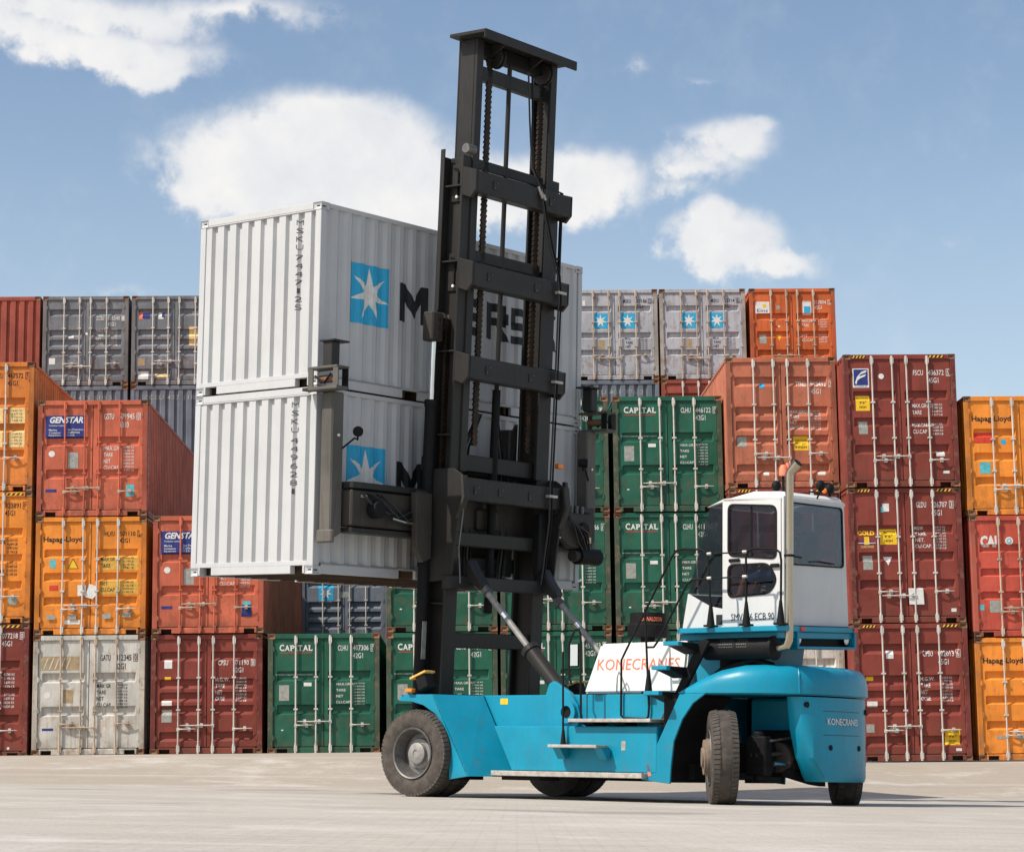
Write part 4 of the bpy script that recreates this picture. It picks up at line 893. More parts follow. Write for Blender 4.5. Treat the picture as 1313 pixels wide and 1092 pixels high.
# ---- wheels
def wheel(nm, X, face, steer=False):
    R, tw = .595, .165
    b = MB(X); prof = [(.335, -.13), (.36, -.155), (.45, -.172), (.53, -.168), (.572, -.148), (R - .010, -.10), (R - .002, 0), (R - .010, .10), (.572, .148), (.53, .168), (.45, .172), (.36, .155), (.335, .13)]
    b.lathe(prof, (0, 0, 0), (1, 0, 0), 48, True)
    t = part(nm, MB(X).lathe([(.06, face * .02), (.20, face * .02), (.22, face * -.02), (.30, face * -.05)], (0, 0, 0), (1, 0, 0), 32), M_HUB, smooth=.6)
    b.build('tyre', M_RUB, t, smooth=.7)
    n = 60; b = MB(X)                                                    # tread lugs
    for i in range(n):
        for s in (-1, 1):
            a = 2 * PI * (i + (.5 if s > 0 else 0)) / n; h = 2 * PI / n * .31
            q = []
            for r_ in (R - .03, R + .004):
                for x, da in ((s * .075, .3 * h * s), (s * .158, 0)):
                    rr = r_ - (.022 if abs(x) > .1 else 0)
                    for e in (-h * 1.18, h * 1.18): q.append((x, rr * math.cos(a + e + da), rr * math.sin(a + e + da)))
            b.hexa([q[0], q[1], q[3], q[2], q[4], q[5], q[7], q[6]])
    tr = b.build('tread', M_RUBD, t); tr['kind'] = 'stuff'
    f = face
    MB(X).lathe([(.335, f * .135), (.352, f * .165), (.345, f * .175), (.325, f * .165), (.315, f * .12), (.29, f * .06), (.275, f * -.06), (.19, f * -.09), (.0, f * -.09)], (0, 0, 0), (1, 0, 0), 40).build('rim', M_RIM, t, smooth=.5)
    MB(X).lathe([(.215, f * -.09), (.215, f * -.03), (.185, f * .0), (.15, f * .01), (.145, f * .075), (.12, f * .09), (.05, f * .095), (.045, f * .085), (.0, f * .085)], (0, 0, 0), (1, 0, 0), 28).build('hub', M_HUB, t, smooth=.5)
    for k in range(12):
        a = 2 * PI * k / 12; MB(X).cyl((f * -.095, .24 * math.cos(a), .24 * math.sin(a)), (f * -.055, .24 * math.cos(a), .24 * math.sin(a)), .017, n=6).build('wheel_nut', M_BLK, t)
    return t
for sg in (-1, 1):
    for u in (1.765, 1.40): wheel('front_wheel', (lambda u: lambda p: Vector((sg * u, .09, .585)) + Vector(p))(u), sg if u > 1.5 else -sg)
ST = math.radians(51)
for c, f, a in (((-1.22, -4.50, .585), -1, ST), ((1.06, -4.95, .575), 1, ST)):
    Rz = Matrix.Rotation(-a, 3, 'Z'); Cc = Vector(c)
    wheel('rear_wheel', (lambda Rz, Cc: lambda p: Cc + Rz @ Vector(p))(Rz, Cc), f)
    part('hub_carrier', MB(lambda p: Cc + Rz @ Vector(p)).cyl((f * .10, 0, 0), (f * .20, 0, 0), .235, n=24).cyl((f * .20, 0, 0), (f * .235, 0, 0), .22, n=24).cyl((f * .235, 0, 0), (f * .26, 0, 0), .12, n=20), M_HUBR, smooth=.6)
part('rear_axle', MB().box(-.95, .95, -4.92, -4.55, .40, .78).box(-.35, .35, -5.0, -4.4, .35, .95), M_BLK, bevel=.03)
part('brake_pipe', MB().tube([(-.9, -5.0, .80), (-.4, -5.08, .86), (.1, -5.06, .78), (.7, -5.02, .84)], .016, 6), M_RIM, smooth=1)
part('axle_flange', MB().cyl((-.62, -4.95, .60), (-.52, -4.95, .60), .19, n=18).cyl((-.42, -4.98, .60), (-.38, -4.98, .60), .15, n=18), M_BRN, smooth=.6)
part('steering_knuckle', MB().box(-1.0, -.82, -5.0, -4.7, .36, .86).cyl((-.92, -4.86, .30), (-.92, -4.86, .92), .075, n=12), M_BLK, bevel=.02)
part('cylinder_rod', MB().cyl((-.95, -5.08, .52), (.85, -5.08, .52), .032, n=10), M_CHR, smooth=.7)
for v in (-5.06, -4.98): part('steering_rod', MB().tube([(-1.0, v + .2, .62), (-.5, v, .66), (.5, v, .66), (1.0, v - .1, .62)], .028, 8), M_BRN, smooth=1)
part('steering_cylinder', MB().cyl((-.55, -5.08, .52), (.45, -5.08, .52), .07, n=14), M_BLK, smooth=.7)
part('axle_guard', MB().prism([(-.6, .46), (.30, .40), (.30, .24), (.05, .26), (-.6, .36)], 1, -5.1, -5.0), M_BLK)
part('front_axle', MB().cyl((-1.2, .09, .6), (1.2, .09, .6), .2, n=18).box(-.35, .35, -.3, .35, .38, .85), M_BLK, smooth=.6)
# ---- chassis and front fenders
part('chassis', MB().box(-1.12, 1.12, -3.74, -.42, .50, 1.395), M_BLUE, bevel=.012)
part('chassis_nose', MB().box(-1.02, 1.02, -.44, .50, .86, 1.30), M_BLUE, bevel=.02)
part('underbody', MB().box(-.95, .95, -3.9, -.6, .30, .50), M_BLK)
for sg in (-1, 1):
    arch = [(.23, 1.29), (.02, 1.24), (-.20, 1.12), (-.35, .96), (-.43, .76), (-.46, .59), (-.47, .24)]
    part('front_fender', MB().prism([(.42, 1.39), (.48, 1.30)] + arch + [(-.82, .29), (-.16, 1.39)], 0, sg * 1.80, sg * 1.765), M_BLUE, bevel=.006)
    pl = [(-1.8, -.16, 1.39), (-1.8, -.82, .29), (-1.16, -1.14, .29), (-1.16, -.52, 1.39)]
    b = MB(lambda p: Vector((sg * -p[0], p[1], p[2])))
    b.hexa([pl[0], pl[1], pl[2], pl[3]] + [(p[0], p[1] + .03, p[2]) for p in pl]); part('fender_rear_panel', b, M_BLUE)
    part('fender_top', MB().prism([(sg * 1.765, .42), (sg * 1.765, -.16), (sg * 1.16, -.52), (sg * 1.0, -.52), (sg * 1.0, .42)], 2, 1.355, 1.389), M_BLUE, bevel=.006)
    part('fender_liner', MB().prism([(.47, 1.30)] + arch + [(-.50, .24), (-.49, .60), (-.46, .78), (-.38, .98), (-.22, 1.15), (.02, 1.27), (.23, 1.32)], 0, sg * 1.76, sg * 1.10), M_BLK)
    # side tank, with step sill
    part('side_tank', MB().prism([(-.91, .97), (-1.235, .375), (-3.62, .375), (-3.62, .97)], 0, sg * 1.40, sg * 1.121), M_BLUE, bevel=.012)
    part('step_sill', MB().box(sg * 1.52, sg * 1.13, -3.47, -.97, .305, .372), M_ALU, bevel=.006)
    part('sill_bracket', MB().box(sg * 1.44, sg * 1.0, -1.75, -1.1, .25, .304), M_BLK)
    # rear fender
    ra = [(-3.82, .245), (-3.84, .49), (-3.88, .78), (-4.01, 1.06), (-4.17, 1.26), (-4.37, 1.388)]
    part('rear_fender', MB().prism([(-3.37, .29)] + ra + [(-3.97, 1.388)], 0, sg * 1.395, sg * 1.36), M_BLUE, bevel=.006)
    part('rear_wheel_liner', MB().prism([(-3.80, .26), (-3.84, .80), (-3.98, 1.1), (-4.2, 1.34), (-4.2, 1.386), (-3.70, 1.386), (-3.70, .26)], 0, sg * 1.355, sg * .55), M_BLK)
    part('fender_marker', MB().prism([(-3.455, .485), (-3.50, .485), (-3.535, .34), (-3.49, .335)], 0, sg * 1.40, sg * 1.398), M_CORAL)
    part('indicator_lamp', MB().box(sg * 1.87, sg * 1.78, .18, .30, 1.42, 1.47), M_AMB, bevel=.01)
    lamp = part('front_work_lamp', MB(lambda p: Vector((sg * 1.74, .10, 1.53)) + Matrix.Rotation(-.35, 3, 'X') @ Vector(p)).box(-.10, .10, -.16, .02, -.10, .12), M_BLK, bevel=.015)
    MB(lambda p: Vector((sg * 1.74, .10, 1.53)) + Matrix.Rotation(-.35, 3, 'X') @ Vector(p)).box(-.12, .10, -.20, .10, .10, .13).build('amber_cover', M_AMBC, lamp, bevel=.006)
part('amber_reflector', MB().box(-1.121, -1.125, -.93, -.80, 1.27, 1.35), M_YEL)
part('filler_plate', MB().box(-1.401, -1.404, -3.13, -3.06, .66, .78), M_GPL)
part('mast_foot', MB().box(-1.15, 1.15, .0, .66, .55, 1.42), M_BLK, bevel=.03)
part('mast_number_plate', MB(XM).box(-1.31, -1.22, .50, .505, 1.92, 2.45), M_GPL)
# ---- engine hood
hood = part('engine_hood', MB().prism([(-1.98, 1.42), (-2.26, 2.085), (-3.70, 2.10), (-3.62, 1.42)], 0, -.80, .80), M_HOOD, bevel=.03, seg=2)
part('hood_gap', MB().box(-.80, .80, -3.66, -2.0, 1.394, 1.421), M_BLK)
def word(nm, txt, m, place, x0, x1, z0, z1, slant=0, parent=crane): return Flat().text(txt, x0, x1, z0, z1, slant=slant, bold=0.0).lay(nm, m, parent, place)
word('lettering', 'KONECRANES', M_CORAL, lambda a, b: (-.8045, -a, b), 2.21, 3.55, 1.73, 1.88, .12, hood)
word('lettering', 'KONECRANES', M_CORAL, lambda a, b: (.8045, a, b), -3.60, -2.20, 1.725, 1.885, .12, hood)
ac = part('air_cleaner', MB().lathe([(.0, 2.10), (.10, 2.10), (.10, 2.2), (.27, 2.21), (.285, 2.24), (.285, 2.37), (.25, 2.40), (.25, 2.54), (.0, 2.56)], (0, -2.48, 0), (0, 0, 1), 28), M_BLK, smooth=.6)
def ring(a, b): th = a; return (.253 * math.cos(th), -2.48 + .253 * math.sin(th), b)
Flat().text('DONALDSON', -2.9, -1.7, 2.42, 2.48, slant=.3).lay('lettering', M_CORAL, ac, ring, ([-2.8 + .1 * i for i in range(12)], ()))
# ---- rear: rounded counterweight cap and ballast
PL = [(-1.375, -3.93), (-1.395, -4.2), (-1.385, -4.50), (-1.33, -4.80), (-1.22, -5.05), (-1.06, -5.26), (-.86, -5.42), (-.60, -5.53), (-.30, -5.585), (0, -5.60)]
PL = PL + [(-u, v) for u, v in PL[-2::-1]]
def inner(k, u, v):                                                      # shrink the plan outline ring by ring
    cu, cv = 0.0, -4.55
    fr = 1.0 - (1 - (v + 5.6) / 1.72) * .0
    gx = 1 - k * .62; 
    vv = cv + (v - cv) * (1 - k * (.50 if v < cv else 1.0)); return (u * gx, vv)
b = MB(); rings = []
for k, wz in ((0, 1.392), (.004, 1.50), (.02, 1.585), (.05, 1.65), (.10, 1.70), (.18, 1.735), (.32, 1.755), (.60, 1.765), (1.0, 1.768)):
    rr = []
    for u, v in PL:
        q = inner(k, u, v); f = ss((q[1] + 3.9) / -1.15) if v > -5.0 else 1.0
        t_ = max(0.02, min(1, (-3.90 - q[1]) / 1.0)); zz = 1.392 + (wz - 1.392) * (1 - (1 - t_) ** 2)
        rr.append((q[0], q[1], zz))
    rings.append(rr)
n = len(PL); b.add([p for r_ in rings for p in r_], [(j * n + i, j * n + i + 1, (j + 1) * n + i + 1, (j + 1) * n + i) for j in range(len(rings) - 1) for i in range(n - 1)] +
      [(j * n + n - 1, j * n, (j + 1) * n, (j + 1) * n + n - 1) for j in range(len(rings) - 1)] + [tuple(range((len(rings) - 1) * n, len(rings) * n))])
cap = part('counterweight_cap', b, M_BLUE, smooth=.9)
part('cap_underside', MB().prism([(u * .985, -4.6 + (v + 4.6) * .985) for u, v in PL], 2, 1.378, 1.389), M_BLUE)
for du in (0, 1):
    part('cap_ridge', MB().tube([Vector(r_[6 + du]) * 1.0 + Vector((0, 0, .001)) for r_ in rings[:7]], .010, 6), M_BLUE, smooth=1) if du == 0 else None
def cw(u, v): return (u, v)
BT = [(-.84, -5.30), (-.80, -5.40), (-.66, -5.49), (-.46, -5.55), (-.2, -5.585), (0, -5.59)]; BT = BT + [(-u, v) for u, v in BT[-2::-1]]
b = MB(); lev = [(1.358, 0.0), (.95, .03), (.6, .09), (.36, .17), (.30, .20)]
for wz, ins in lev:
    for i, (u, v) in enumerate(BT): 
        uu = max(-.84 + ins * 2.2, u) if u < 0 else min(.84 - ins * .15, u)
        b.v.append(Vector((uu if abs(u) > .3 else u, v + (.0 if wz > .33 else .02), wz)))
    b.v.append(Vector((.80, -5.12, wz))); b.v.append(Vector((-.80 + ins * 2.2, -5.20, wz)))
n = len(BT) + 2
b.f = [(j * n + i, j * n + (i + 1) % n, (j + 1) * n + (i + 1) % n, (j + 1) * n + i) for j in range(len(lev) - 1) for i in range(n)] + [tuple(range(n))[::-1], tuple(range((len(lev) - 1) * n, len(lev) * n))]
cwt = part('counterweight', b, M_BLUE, smooth=.6)
part('counterweight_core', MB().box(-.25, .78, -5.14, -4.3, .78, 1.355).prism([(-.1, -5.14), (.5, -5.14), (.5, -4.6), (-.1, -4.6)], 2, .62, .78), M_BLUE, bevel=.03)
for u, v, z in ((-.73, -5.462, 1.26), (.62, -5.51, 1.20), (-.35, -5.572, .73), (.35, -5.572, .73)): part('counterweight_hole', MB().cyl((u, v - .004, z), (u, v + .05, z), .036, n=14), M_VOID)
def cwv(u):
    for (a, va), (b_, vb) in zip(BT, BT[1:]):
        if a <= u <= b_: return va + (vb - va) * (u - a) / (b_ - a)
    return -5.3
Flat().text('KONECRANES', -.42, .30, 1.015, 1.10).lay('lettering', M_WHITE, cwt, lambda a, b: (a, cwv(a) - .012, b), ([u for u, v in BT], ()))
for z0_, z1_, a, b_ in ((.885, .890, -.5, .36), (1.185, 1.19, -.5, .36)): Flat().rect(a, b_, z0_, z1_).lay('badge_outline', M_BLACKP, cwt, lambda a, b: (a, cwv(a) - .008, b), ([u for u, v in BT], ()))
# ---- cab platform, lamps, exhaust
def CZ(p): return Vector((p[0], p[1], p[2] + .045 * (p[0] + .7)))          # the cab sits a little askew, as in the photo
def cab(nm, mb, m, parent=crane, **k): mb.X = CZ; return mb.build(nm, m, parent, **k)
cab('cab_platform', MB().prism([(-1.18, -3.82), (-1.18, -5.36), (-.98, -5.36), (-.98, -5.20), (.98, -5.20), (.98, -3.62), (-.95, -3.62)], 2, 2.185, 2.255).box(-.95, .93, -5.15, -3.68, 2.10, 2.185), M_BLUE, bevel=.008)
part('cab_pedestal', MB().prism([(-3.70, 2.10), (-3.80, 1.42), (-4.45, 1.42), (-4.55, 2.10)], 0, -.72, .72), M_BLUE, bevel=.01)
part('pedestal_void', MB().box(-.74, -.70, -4.75, -4.15, 1.72, 2.06), M_BLK)
lb = cab('rear_lamp_box', MB().box(-.52, .97, -5.19, -4.9, 1.965, 2.0).box(-.52, .97, -5.19, -4.9, 2.19, 2.225).box(-.52, -.47, -5.19, -4.9, 2.0, 2.19).box(.92, .97, -5.19, -4.9, 2.0, 2.19).box(-.5, .95, -4.95, -4.9, 2.0, 2.19), M_BLUE, bevel=.006)
cab('lamp_recess', MB().box(-.47, .92, -5.06, -4.951, 2.0, 2.19), M_BLK, lb)
for u in (-.38, .83):
    l = cab('rear_lamp', MB().lathe([(.0, -.10), (.05, -.09), (.072, -.02), (.076, .0), (.066, .002)], (u, -5.12, 2.095), (0, -1, 0), 18), M_BLK, smooth=.6)
    cab('lens', MB().lathe([(.0, .022), (.04, .016), (.066, .0)], (u, -5.12, 2.095), (0, -1, 0), 18), M_LENS, l, smooth=.6)
for u in (-.42, .92): cab('tail_light', MB().box(u - .05, u + .05, -5.215, -5.203, 2.19, 2.25), M_REDL, bevel=.004)
mf = part('muffler', MB().lathe([(.0, 0), (.10, 0), (.135, .03), (.14, .06), (.14, .98), (.135, 1.02), (.155, 1.03), (.155, 1.07), (.08, 1.10), (.0, 1.10)], (-.95, -4.06, 1.965), (0, -1, 0), 24), M_BLK, smooth=.6)
hb_ = MB()
for i in range(14):
    for j in range(4):
        a = math.radians(108 + j * 15); v = -4.36 - i * .027 - (.013 if j % 2 else 0) - (.05 if i > 7 else 0)
        p = Vector((-.95 + .1405 * math.cos(a + .35), v, 1.965 + .1405 * math.sin(a + .35))); d_ = Vector((math.cos(a + .35), 0, math.sin(a + .35)))
        hb_.cyl(p - d_ * .004, p + d_ * .002, .0075, n=6)
o = hb_.build('vent_hole', M_RIM, mf); o['kind'] = 'stuff'
part('exhaust_pipe', MB().tube([(-.95, -5.13, 1.965), (-.95, -5.22, 1.968), (-.95, -5.29, 1.99), (-.95, -5.325, 2.06), (-.95, -5.33, 2.2), (-.95, -5.335, 3.2), (-.95, -5.34, 4.16), (-.95, -5.36, 4.20), (-.95, -5.47, 4.30)], [.050, .050, .052, .053, .053, .053, .053, .055, .062], 16), M_EXH, smooth=.6)
part('exhaust_mouth', MB().cyl((-.95, -5.465, 4.297), (-.95, -5.475, 4.306), .060, n=16), M_VOID)
part('exhaust_clamp', MB().cyl((-.95, -5.335, 3.11), (-.95, -5.335, 3.14), .068, n=14).box(-.95, -.66, -5.345, -5.325, 3.115, 3.135), M_BLK)
# ---- cab
fl = 2.265
cb = cab('cab_lower_body', MB().prism([(-3.55, 2.29), (-3.63, 2.72), (-4.0, 2.54), (-4.20, 2.50), (-4.20, fl), (-3.55, fl)], 0, -.72, -.69).prism([(-3.55, 2.29), (-3.63, 2.72), (-4.0, 2.54), (-4.20, 2.50), (-4.20, fl), (-3.55, fl)], 0, .84, .81).box(-.69, .81, -3.60, -3.55, fl, 2.30).hexa([(-.69, -3.56, 2.29), (.81, -3.56, 2.29), (.81, -3.60, 2.29), (-.69, -3.60, 2.29), (-.69, -3.63, 2.72), (.81, -3.63, 2.72), (.81, -3.66, 2.70), (-.69, -3.66, 2.70)]), M_CABP, bevel=.004)
cab('cab_floor', MB().box(-.71, .83, -5.10, -3.56, fl - .01, fl + .02), M_BLK)
# left door with two windows: a frame of bars round each opening
def framed(nm, outer, holes, ax, a, b, m, parent=crane):
    import mathutils
    bm = bmesh.new()
    loops = [outer] + holes; es = []
    for lp in loops:
        vs = [bm.verts.new((p[0], p[1], 0)) for p in lp]
        es += [bm.edges.new((vs[i], vs[(i + 1) % len(vs)])) for i in range(len(vs))]
    bmesh.ops.triangle_fill(bm, use_beauty=True, edges=es)
    g = MB(); idx = {}
    n = len(bm.verts); bm.verts.ensure_lookup_table(); bm.verts.index_update()
    pts = [(v.co.x, v.co.y) for v in bm.verts]; tris = [tuple(v.index for v in f.verts) for f in bm.faces]; bm.free()
    def mk(p, t): q = list(p); q.insert(ax, t); return tuple(q)
    vs = [mk(p, a) for p in pts] + [mk(p, b) for p in pts]; fs = [t for t in tris] + [tuple(i + n for i in t)[::-1] for t in tris]
    o = 0
    for lp in loops:
        m_ = len(lp); fs += [(o + i, o + (i + 1) % m_, n + o + (i + 1) % m_, n + o + i) for i in range(m_)]; o += m_
    g.add(vs, fs); return cab(nm, g, m, parent)
def rr(pts, r, seg=5):                                                   # round the corners of a polygon
    out = []; n = len(pts)
    for i in range(n):
        p = Vector(pts[i]); a = (Vector(pts[i - 1]) - p); b_ = (Vector(pts[(i + 1) % n]) - p); q = min(r, a.length * .45, b_.length * .45)
        p0 = p + a.normalized() * q; p1 = p + b_.normalized() * q
        for k in range(seg + 1):
            t = k / seg; out.append(tuple(p0 * (1 - t) ** 2 + p * 2 * t * (1 - t) + p1 * t * t))
    return out
w1 = rr([(-4.285, 3.86), (-4.285, 3.20), (-5.0, 3.13), (-5.0, 3.80)], .09); w2 = rr([(-4.285, 3.07), (-4.285, 2.65), (-4.90, 2.69), (-5.01, 2.86), (-4.88, 3.06)], .09)
door = framed('cab_door', [(-4.20, 3.94), (-4.20, fl), (-5.075, fl), (-5.075, 3.88)], [w1, w2], 0, -.735, -.70, M_CABP)
def grow(lp, d):
    c = sum((Vector(p) for p in lp), Vector((0, 0))) / len(lp); return [tuple(Vector(p) + (Vector(p) - c).normalized() * d) for p in lp]
for lp in (w1, w2):
    framed('window_seal', grow(lp, .022), [grow(lp, -.012)], 0, -.747, -.735, M_BLK, door)
    cab('window_pane', MB().prism(grow(lp, -.002), 0, -.722, -.716), M_GLASS, door)
cab('sliding_window_bar', MB().box(-.728, -.712, -4.63, -4.61, 3.18, 3.84), M_BLK, door)
cab('door_handle', MB().box(-.775, -.736, -5.06, -4.93, 3.01, 3.06), M_BLK, door, bevel=.01)
cab('door_grab', MB().box(-.765, -.736, -4.46, -4.29, 3.105, 3.15), M_BLK, door, bevel=.01)
word('lettering', 'SMV 4/6 ECB 90', M_BLACKP, lambda a, b: CZ((-.7395, -a, b)), 4.32, 4.975, 2.345, 2.435, 0, door)
cab('step_plate', MB().box(-.726, -.721, -4.19, -4.08, 2.30, 2.43), M_BLACKP)
# right wall, rear wall, pillars, roof
framed('cab_right_wall', [(-4.2, 3.94), (-4.2, fl), (-5.08, fl), (-5.08, 3.9)], [rr([(-4.28, 3.84), (-4.28, 3.05), (-5.0, 3.05), (-5.0, 3.80)], .08)], 0, .81, .84, M_CABP)
cab('right_window', MB().box(.822, .828, -5.0, -4.28, 3.05, 3.84), M_GLASS)
rwin = rr([(-.60, 3.845), (-.60, 3.06), (.75, 3.06), (.72, 3.835)], .07)
rear = framed('cab_rear_wall', [(-.72, 3.93), (-.72, fl), (.90, fl), (.80, 3.93)], [rwin], 1, -5.11, -5.075, M_CABP)
cab('window_pane', MB().prism(grow(rwin, .02), 1, -5.119, -5.113), M_GLASS, rear)
framed('window_seal', grow(rwin, .03), [grow(rwin, -.004)], 1, -5.124, -5.111, M_BLK, rear)
cab('wiper', MB().tube([(-.1, -5.13, 3.10), (.12, -5.135, 3.11), (.5, -5.135, 3.09)], .008, 6), M_BLK, rear)
cab('cab_rear_lip', MB().box(-.72, .90, -5.118, -5.08, fl - .012, fl + .004), M_BLK)
for sg, u in ((-1, -.715), (1, .825)):
    cab('windscreen_pillar', MB().tube([(u, -4.205, 3.93), (u, -4.205, 2.3)], .028, 4), M_CABP)
    sw = [(-4.19, 3.88), (-3.97, 3.845), (-3.64, 2.735), (-3.95, 2.55), (-4.19, 2.51)]
    cab('side_windscreen', MB().prism(sw, 0, u - .004, u + .004), M_GLASS)
cab('front_windscreen', MB().hexa([(-.70, -3.645, 2.735), (.81, -3.645, 2.735), (.81, -3.65, 2.735), (-.70, -3.65, 2.735), (-.70, -3.968, 3.84), (.81, -3.968, 3.84), (.81, -3.975, 3.84), (-.70, -3.975, 3.84)]), M_GLASS)
b = MB(); b.prism([(-3.93, 3.845), (-3.92, 3.87), (-4.20, 3.945), (-4.62, 4.02), (-5.05, 3.995), (-5.115, 3.94), (-5.115, 3.90), (-4.62, 3.93), (-4.2, 3.90)], 0, -.66, .76)
roof = cab('cab_roof', b, M_HOOD, bevel=.03, seg=2)
for u in (-.735, .80): cab('roof_edge', MB().prism([(-3.93, 3.845), (-4.20, 3.945), (-4.62, 3.955), (-5.085, 3.915), (-5.085, 3.875), (-4.20, 3.90)], 0, u, u + .085), M_CABP, roof, bevel=.01)
for u, v in ((-.05, -4.58), (.1, -5.0), (.55, -5.05)): cab('roof_handle', MB().tube([(u, v, 4.0), (u, v, 4.04), (u + .2, v, 4.04), (u + .2, v, 3.99)], .012, 6), M_BLK, roof)
# beacon and roof lamps
bc = cab('beacon', MB().cyl((.0, -4.66, 4.0), (.0, -4.66, 4.26), .02, n=8), M_BLK)
cab('amber_dome', MB().lathe([(.0, .15), (.035, .14), (.055, .10), (.06, .0), (.0, 0)], (.0, -4.66, 4.27), (0, 0, 1), 16), M_CORAL, bc, smooth=.6)
cab('reflector', MB().box(.03, .07, -4.72, -4.68, 4.28, 4.44), M_CORAL, bc)
for u, v, z in ((.02, -4.54, 4.14), (.12, -5.16, 4.11), (.52, -5.06, 4.10)):
    l = cab('roof_lamp', MB().sphere((u, v, z), .075, 14, 10, 1, .8, 1), M_BLK, smooth=1)
    cab('lamp_stem', MB().cyl((u, v, z - .07), (u, v + .06, z - .17), .012, n=6), M_BLK, l)
cab('roof_lamp_amber', MB().sphere((.42, -5.04, 4.07), .035, 10, 8), M_AMB, smooth=1)
# cab interior
seat = cab('operator_seat', MB().box(-.20, .24, -4.98, -4.50, 2.72, 2.84).prism([(-4.90, 2.80), (-5.02, 3.50), (-5.06, 3.50), (-5.03, 2.80)], 0, -.20, .24).box(-.14, .18, -4.90, -4.60, 2.29, 2.72), M_SEAT, bevel=.03)
cab('armrest', MB().box(-.30, -.23, -4.90, -4.55, 3.02, 3.07), M_SEAT, seat, bevel=.02)
col_ = cab('steering_column', MB().tube([(.02, -3.95, 2.29), (.02, -4.05, 2.85), (.02, -4.22, 3.12)], .04, 8), M_BLK)
cab('steering_wheel', MB().tube([(.02 + .19 * math.cos(a * PI / 10), -4.24 - .10 * math.sin(a * PI / 10), 3.17 + .16 * math.sin(a * PI / 10)) for a in range(20)], .016, 6, closed=True), M_BLK, col_)
cab('control_screen', MB().box(.30, .62, -4.16, -4.10, 3.05, 3.30), M_BLK, bevel=.01)
cab('cab_document', MB().hexa([(-.62, -3.70, 2.66), (-.2, -3.70, 2.66), (-.2, -3.71, 2.66), (-.62, -3.71, 2.66), (-.62, -4.0, 2.58), (-.2, -4.0, 2.58), (-.2, -4.0, 2.57), (-.62, -4.0, 2.57)]), M_PAPER)
cab('dashboard', MB().prism([(-3.66, 2.70), (-4.05, 2.56), (-4.05, 2.35), (-3.62, 2.35)], 0, -.66, .78), M_SEAT)
# ---- stairs, platforms, handrails
part('upper_step', MB().box(-1.52, -1.125, -3.60, -2.27, 1.02, 1.065), M_ALU, bevel=.006)
part('step_bracket', MB().prism([(-1.48, 1.02), (-1.13, 1.02), (-1.13, .92)], 1, -2.62, -2.42), M_BLK); part('step_bracket', MB().prism([(-1.48, 1.02), (-1.13, 1.02), (-1.13, .92)], 1, -3.12, -2.92), M_BLK)
part('lower_step', MB().box(-1.68, -1.42, -2.86, -2.06, .685, .725), M_ALU, bevel=.006)
for v in (-2.12, -2.80): part('step_hanger', MB().prism([(-1.62, .684), (-1.42, .684), (-1.42, .56), (-1.50, .54)], 1, v - .10, v + .02), M_BLUE)
RAIL = M_BLK
def rail(pts, r=.0148, nm='handrail'): return part(nm, MB().tube(pts, r, 8), RAIL, smooth=.9)
u = -1.16
rail([(u, -2.875, 1.20), (u, -2.875, 1.84), (u, -2.945, 1.96), (u, -3.675, 3.17), (u, -3.755, 3.25), (u, -3.855, 3.265), (u, -4.125, 3.245), (u, -4.215, 3.20), (u, -4.245, 3.10), (u, -4.280, 2.40), (u, -4.285, 2.25)])
rail([(u, -2.875, 1.20), (u, -2.875, 1.12), (u, -2.915, 1.085), (u, -3.275, 1.07), (u, -3.315, 1.10), (u, -3.325, 1.22), (u, -3.255, 2.40), (u, -3.245, 2.50)])
rail([(u, -3.300, 2.0), (u, -3.395, 2.0), (u, -3.455, 2.07), (u, -3.915, 2.80), (u, -3.995, 2.855), (u, -4.285, 2.86)])
rail([(u, -4.285, 2.86), (u, -4.815, 2.87)], .010); rail([(u, -4.255, 3.18), (u, -4.815, 3.18)], .010)
rail([(u, -4.825, 2.25), (u, -4.820, 3.10), (u, -4.855, 3.19), (u, -4.935, 3.22), (u, -5.255, 3.20), (u, -5.325, 3.15), (u, -5.345, 3.05), (u, -5.335, 2.25)])
for v, z in ((-4.285, 2.25), (-4.825, 2.25), (-5.335, 2.25), (-3.315, 1.41)): part('rail_socket', MB().cyl((u, v, z), (u, v, z + .30), .055, .018, 10).box(u - .08, u + .08, v - .06, v + .06, z - .012, z + .015), M_BLK, smooth=.7)
for v in (-4.285, -4.825):
    for z in (2.865, 3.18): part('rail_clip', MB().cyl((u - .02, v - .02, z), (u - .02, v + .04, z), .02, n=8), M_ALU)
u = -1.47
rail([(u, -2.45, 1.065), (u, -2.43, 2.16), (u, -2.40, 2.24), (u, -2.34, 2.24), (u, -2.27, 2.12), (u, -2.24, 2.02), (u, -2.25, 1.60), (u, -2.29, 1.52)])
rail([(u, -2.16, .73), (u, -2.15, 1.30), (u, -2.14, 1.95)], .014)
part('rail_socket', MB().cyl((u, -2.16, .725), (u, -2.16, .92), .04, .018, 10), M_BLK)
mr = part('rail_mirror', MB().box(u - .02, u + .02, -2.41, -2.27, 1.74, 2.06), M_BLK, bevel=.015)
MB().box(u - .024, u - .021, -2.40, -2.28, 1.76, 2.04).build('mirror_glass', M_CHR, mr)
part('bent_hose', MB().tube([(-.84, -2.57, 1.43), (-.90, -2.62, 1.62), (-.92, -2.66, 1.70), (-.90, -2.70, 1.62), (-.84, -2.74, 1.43)], .010, 6), M_GPL, smooth=1)
st_ = part('stair_stringer', MB().prism([(-3.53, 1.00), (-3.64, 1.00), (-4.28, 2.04), (-4.22, 2.09), (-4.12, 2.06)], 0, -1.20, -1.14), M_BLK, bevel=.01)
part('stair_stringer_foot', MB().prism([(-3.52, 1.03), (-3.60, .99), (-3.80, 1.32), (-3.72, 1.37)], 0, -1.21, -1.14), M_BRN, bevel=.008)
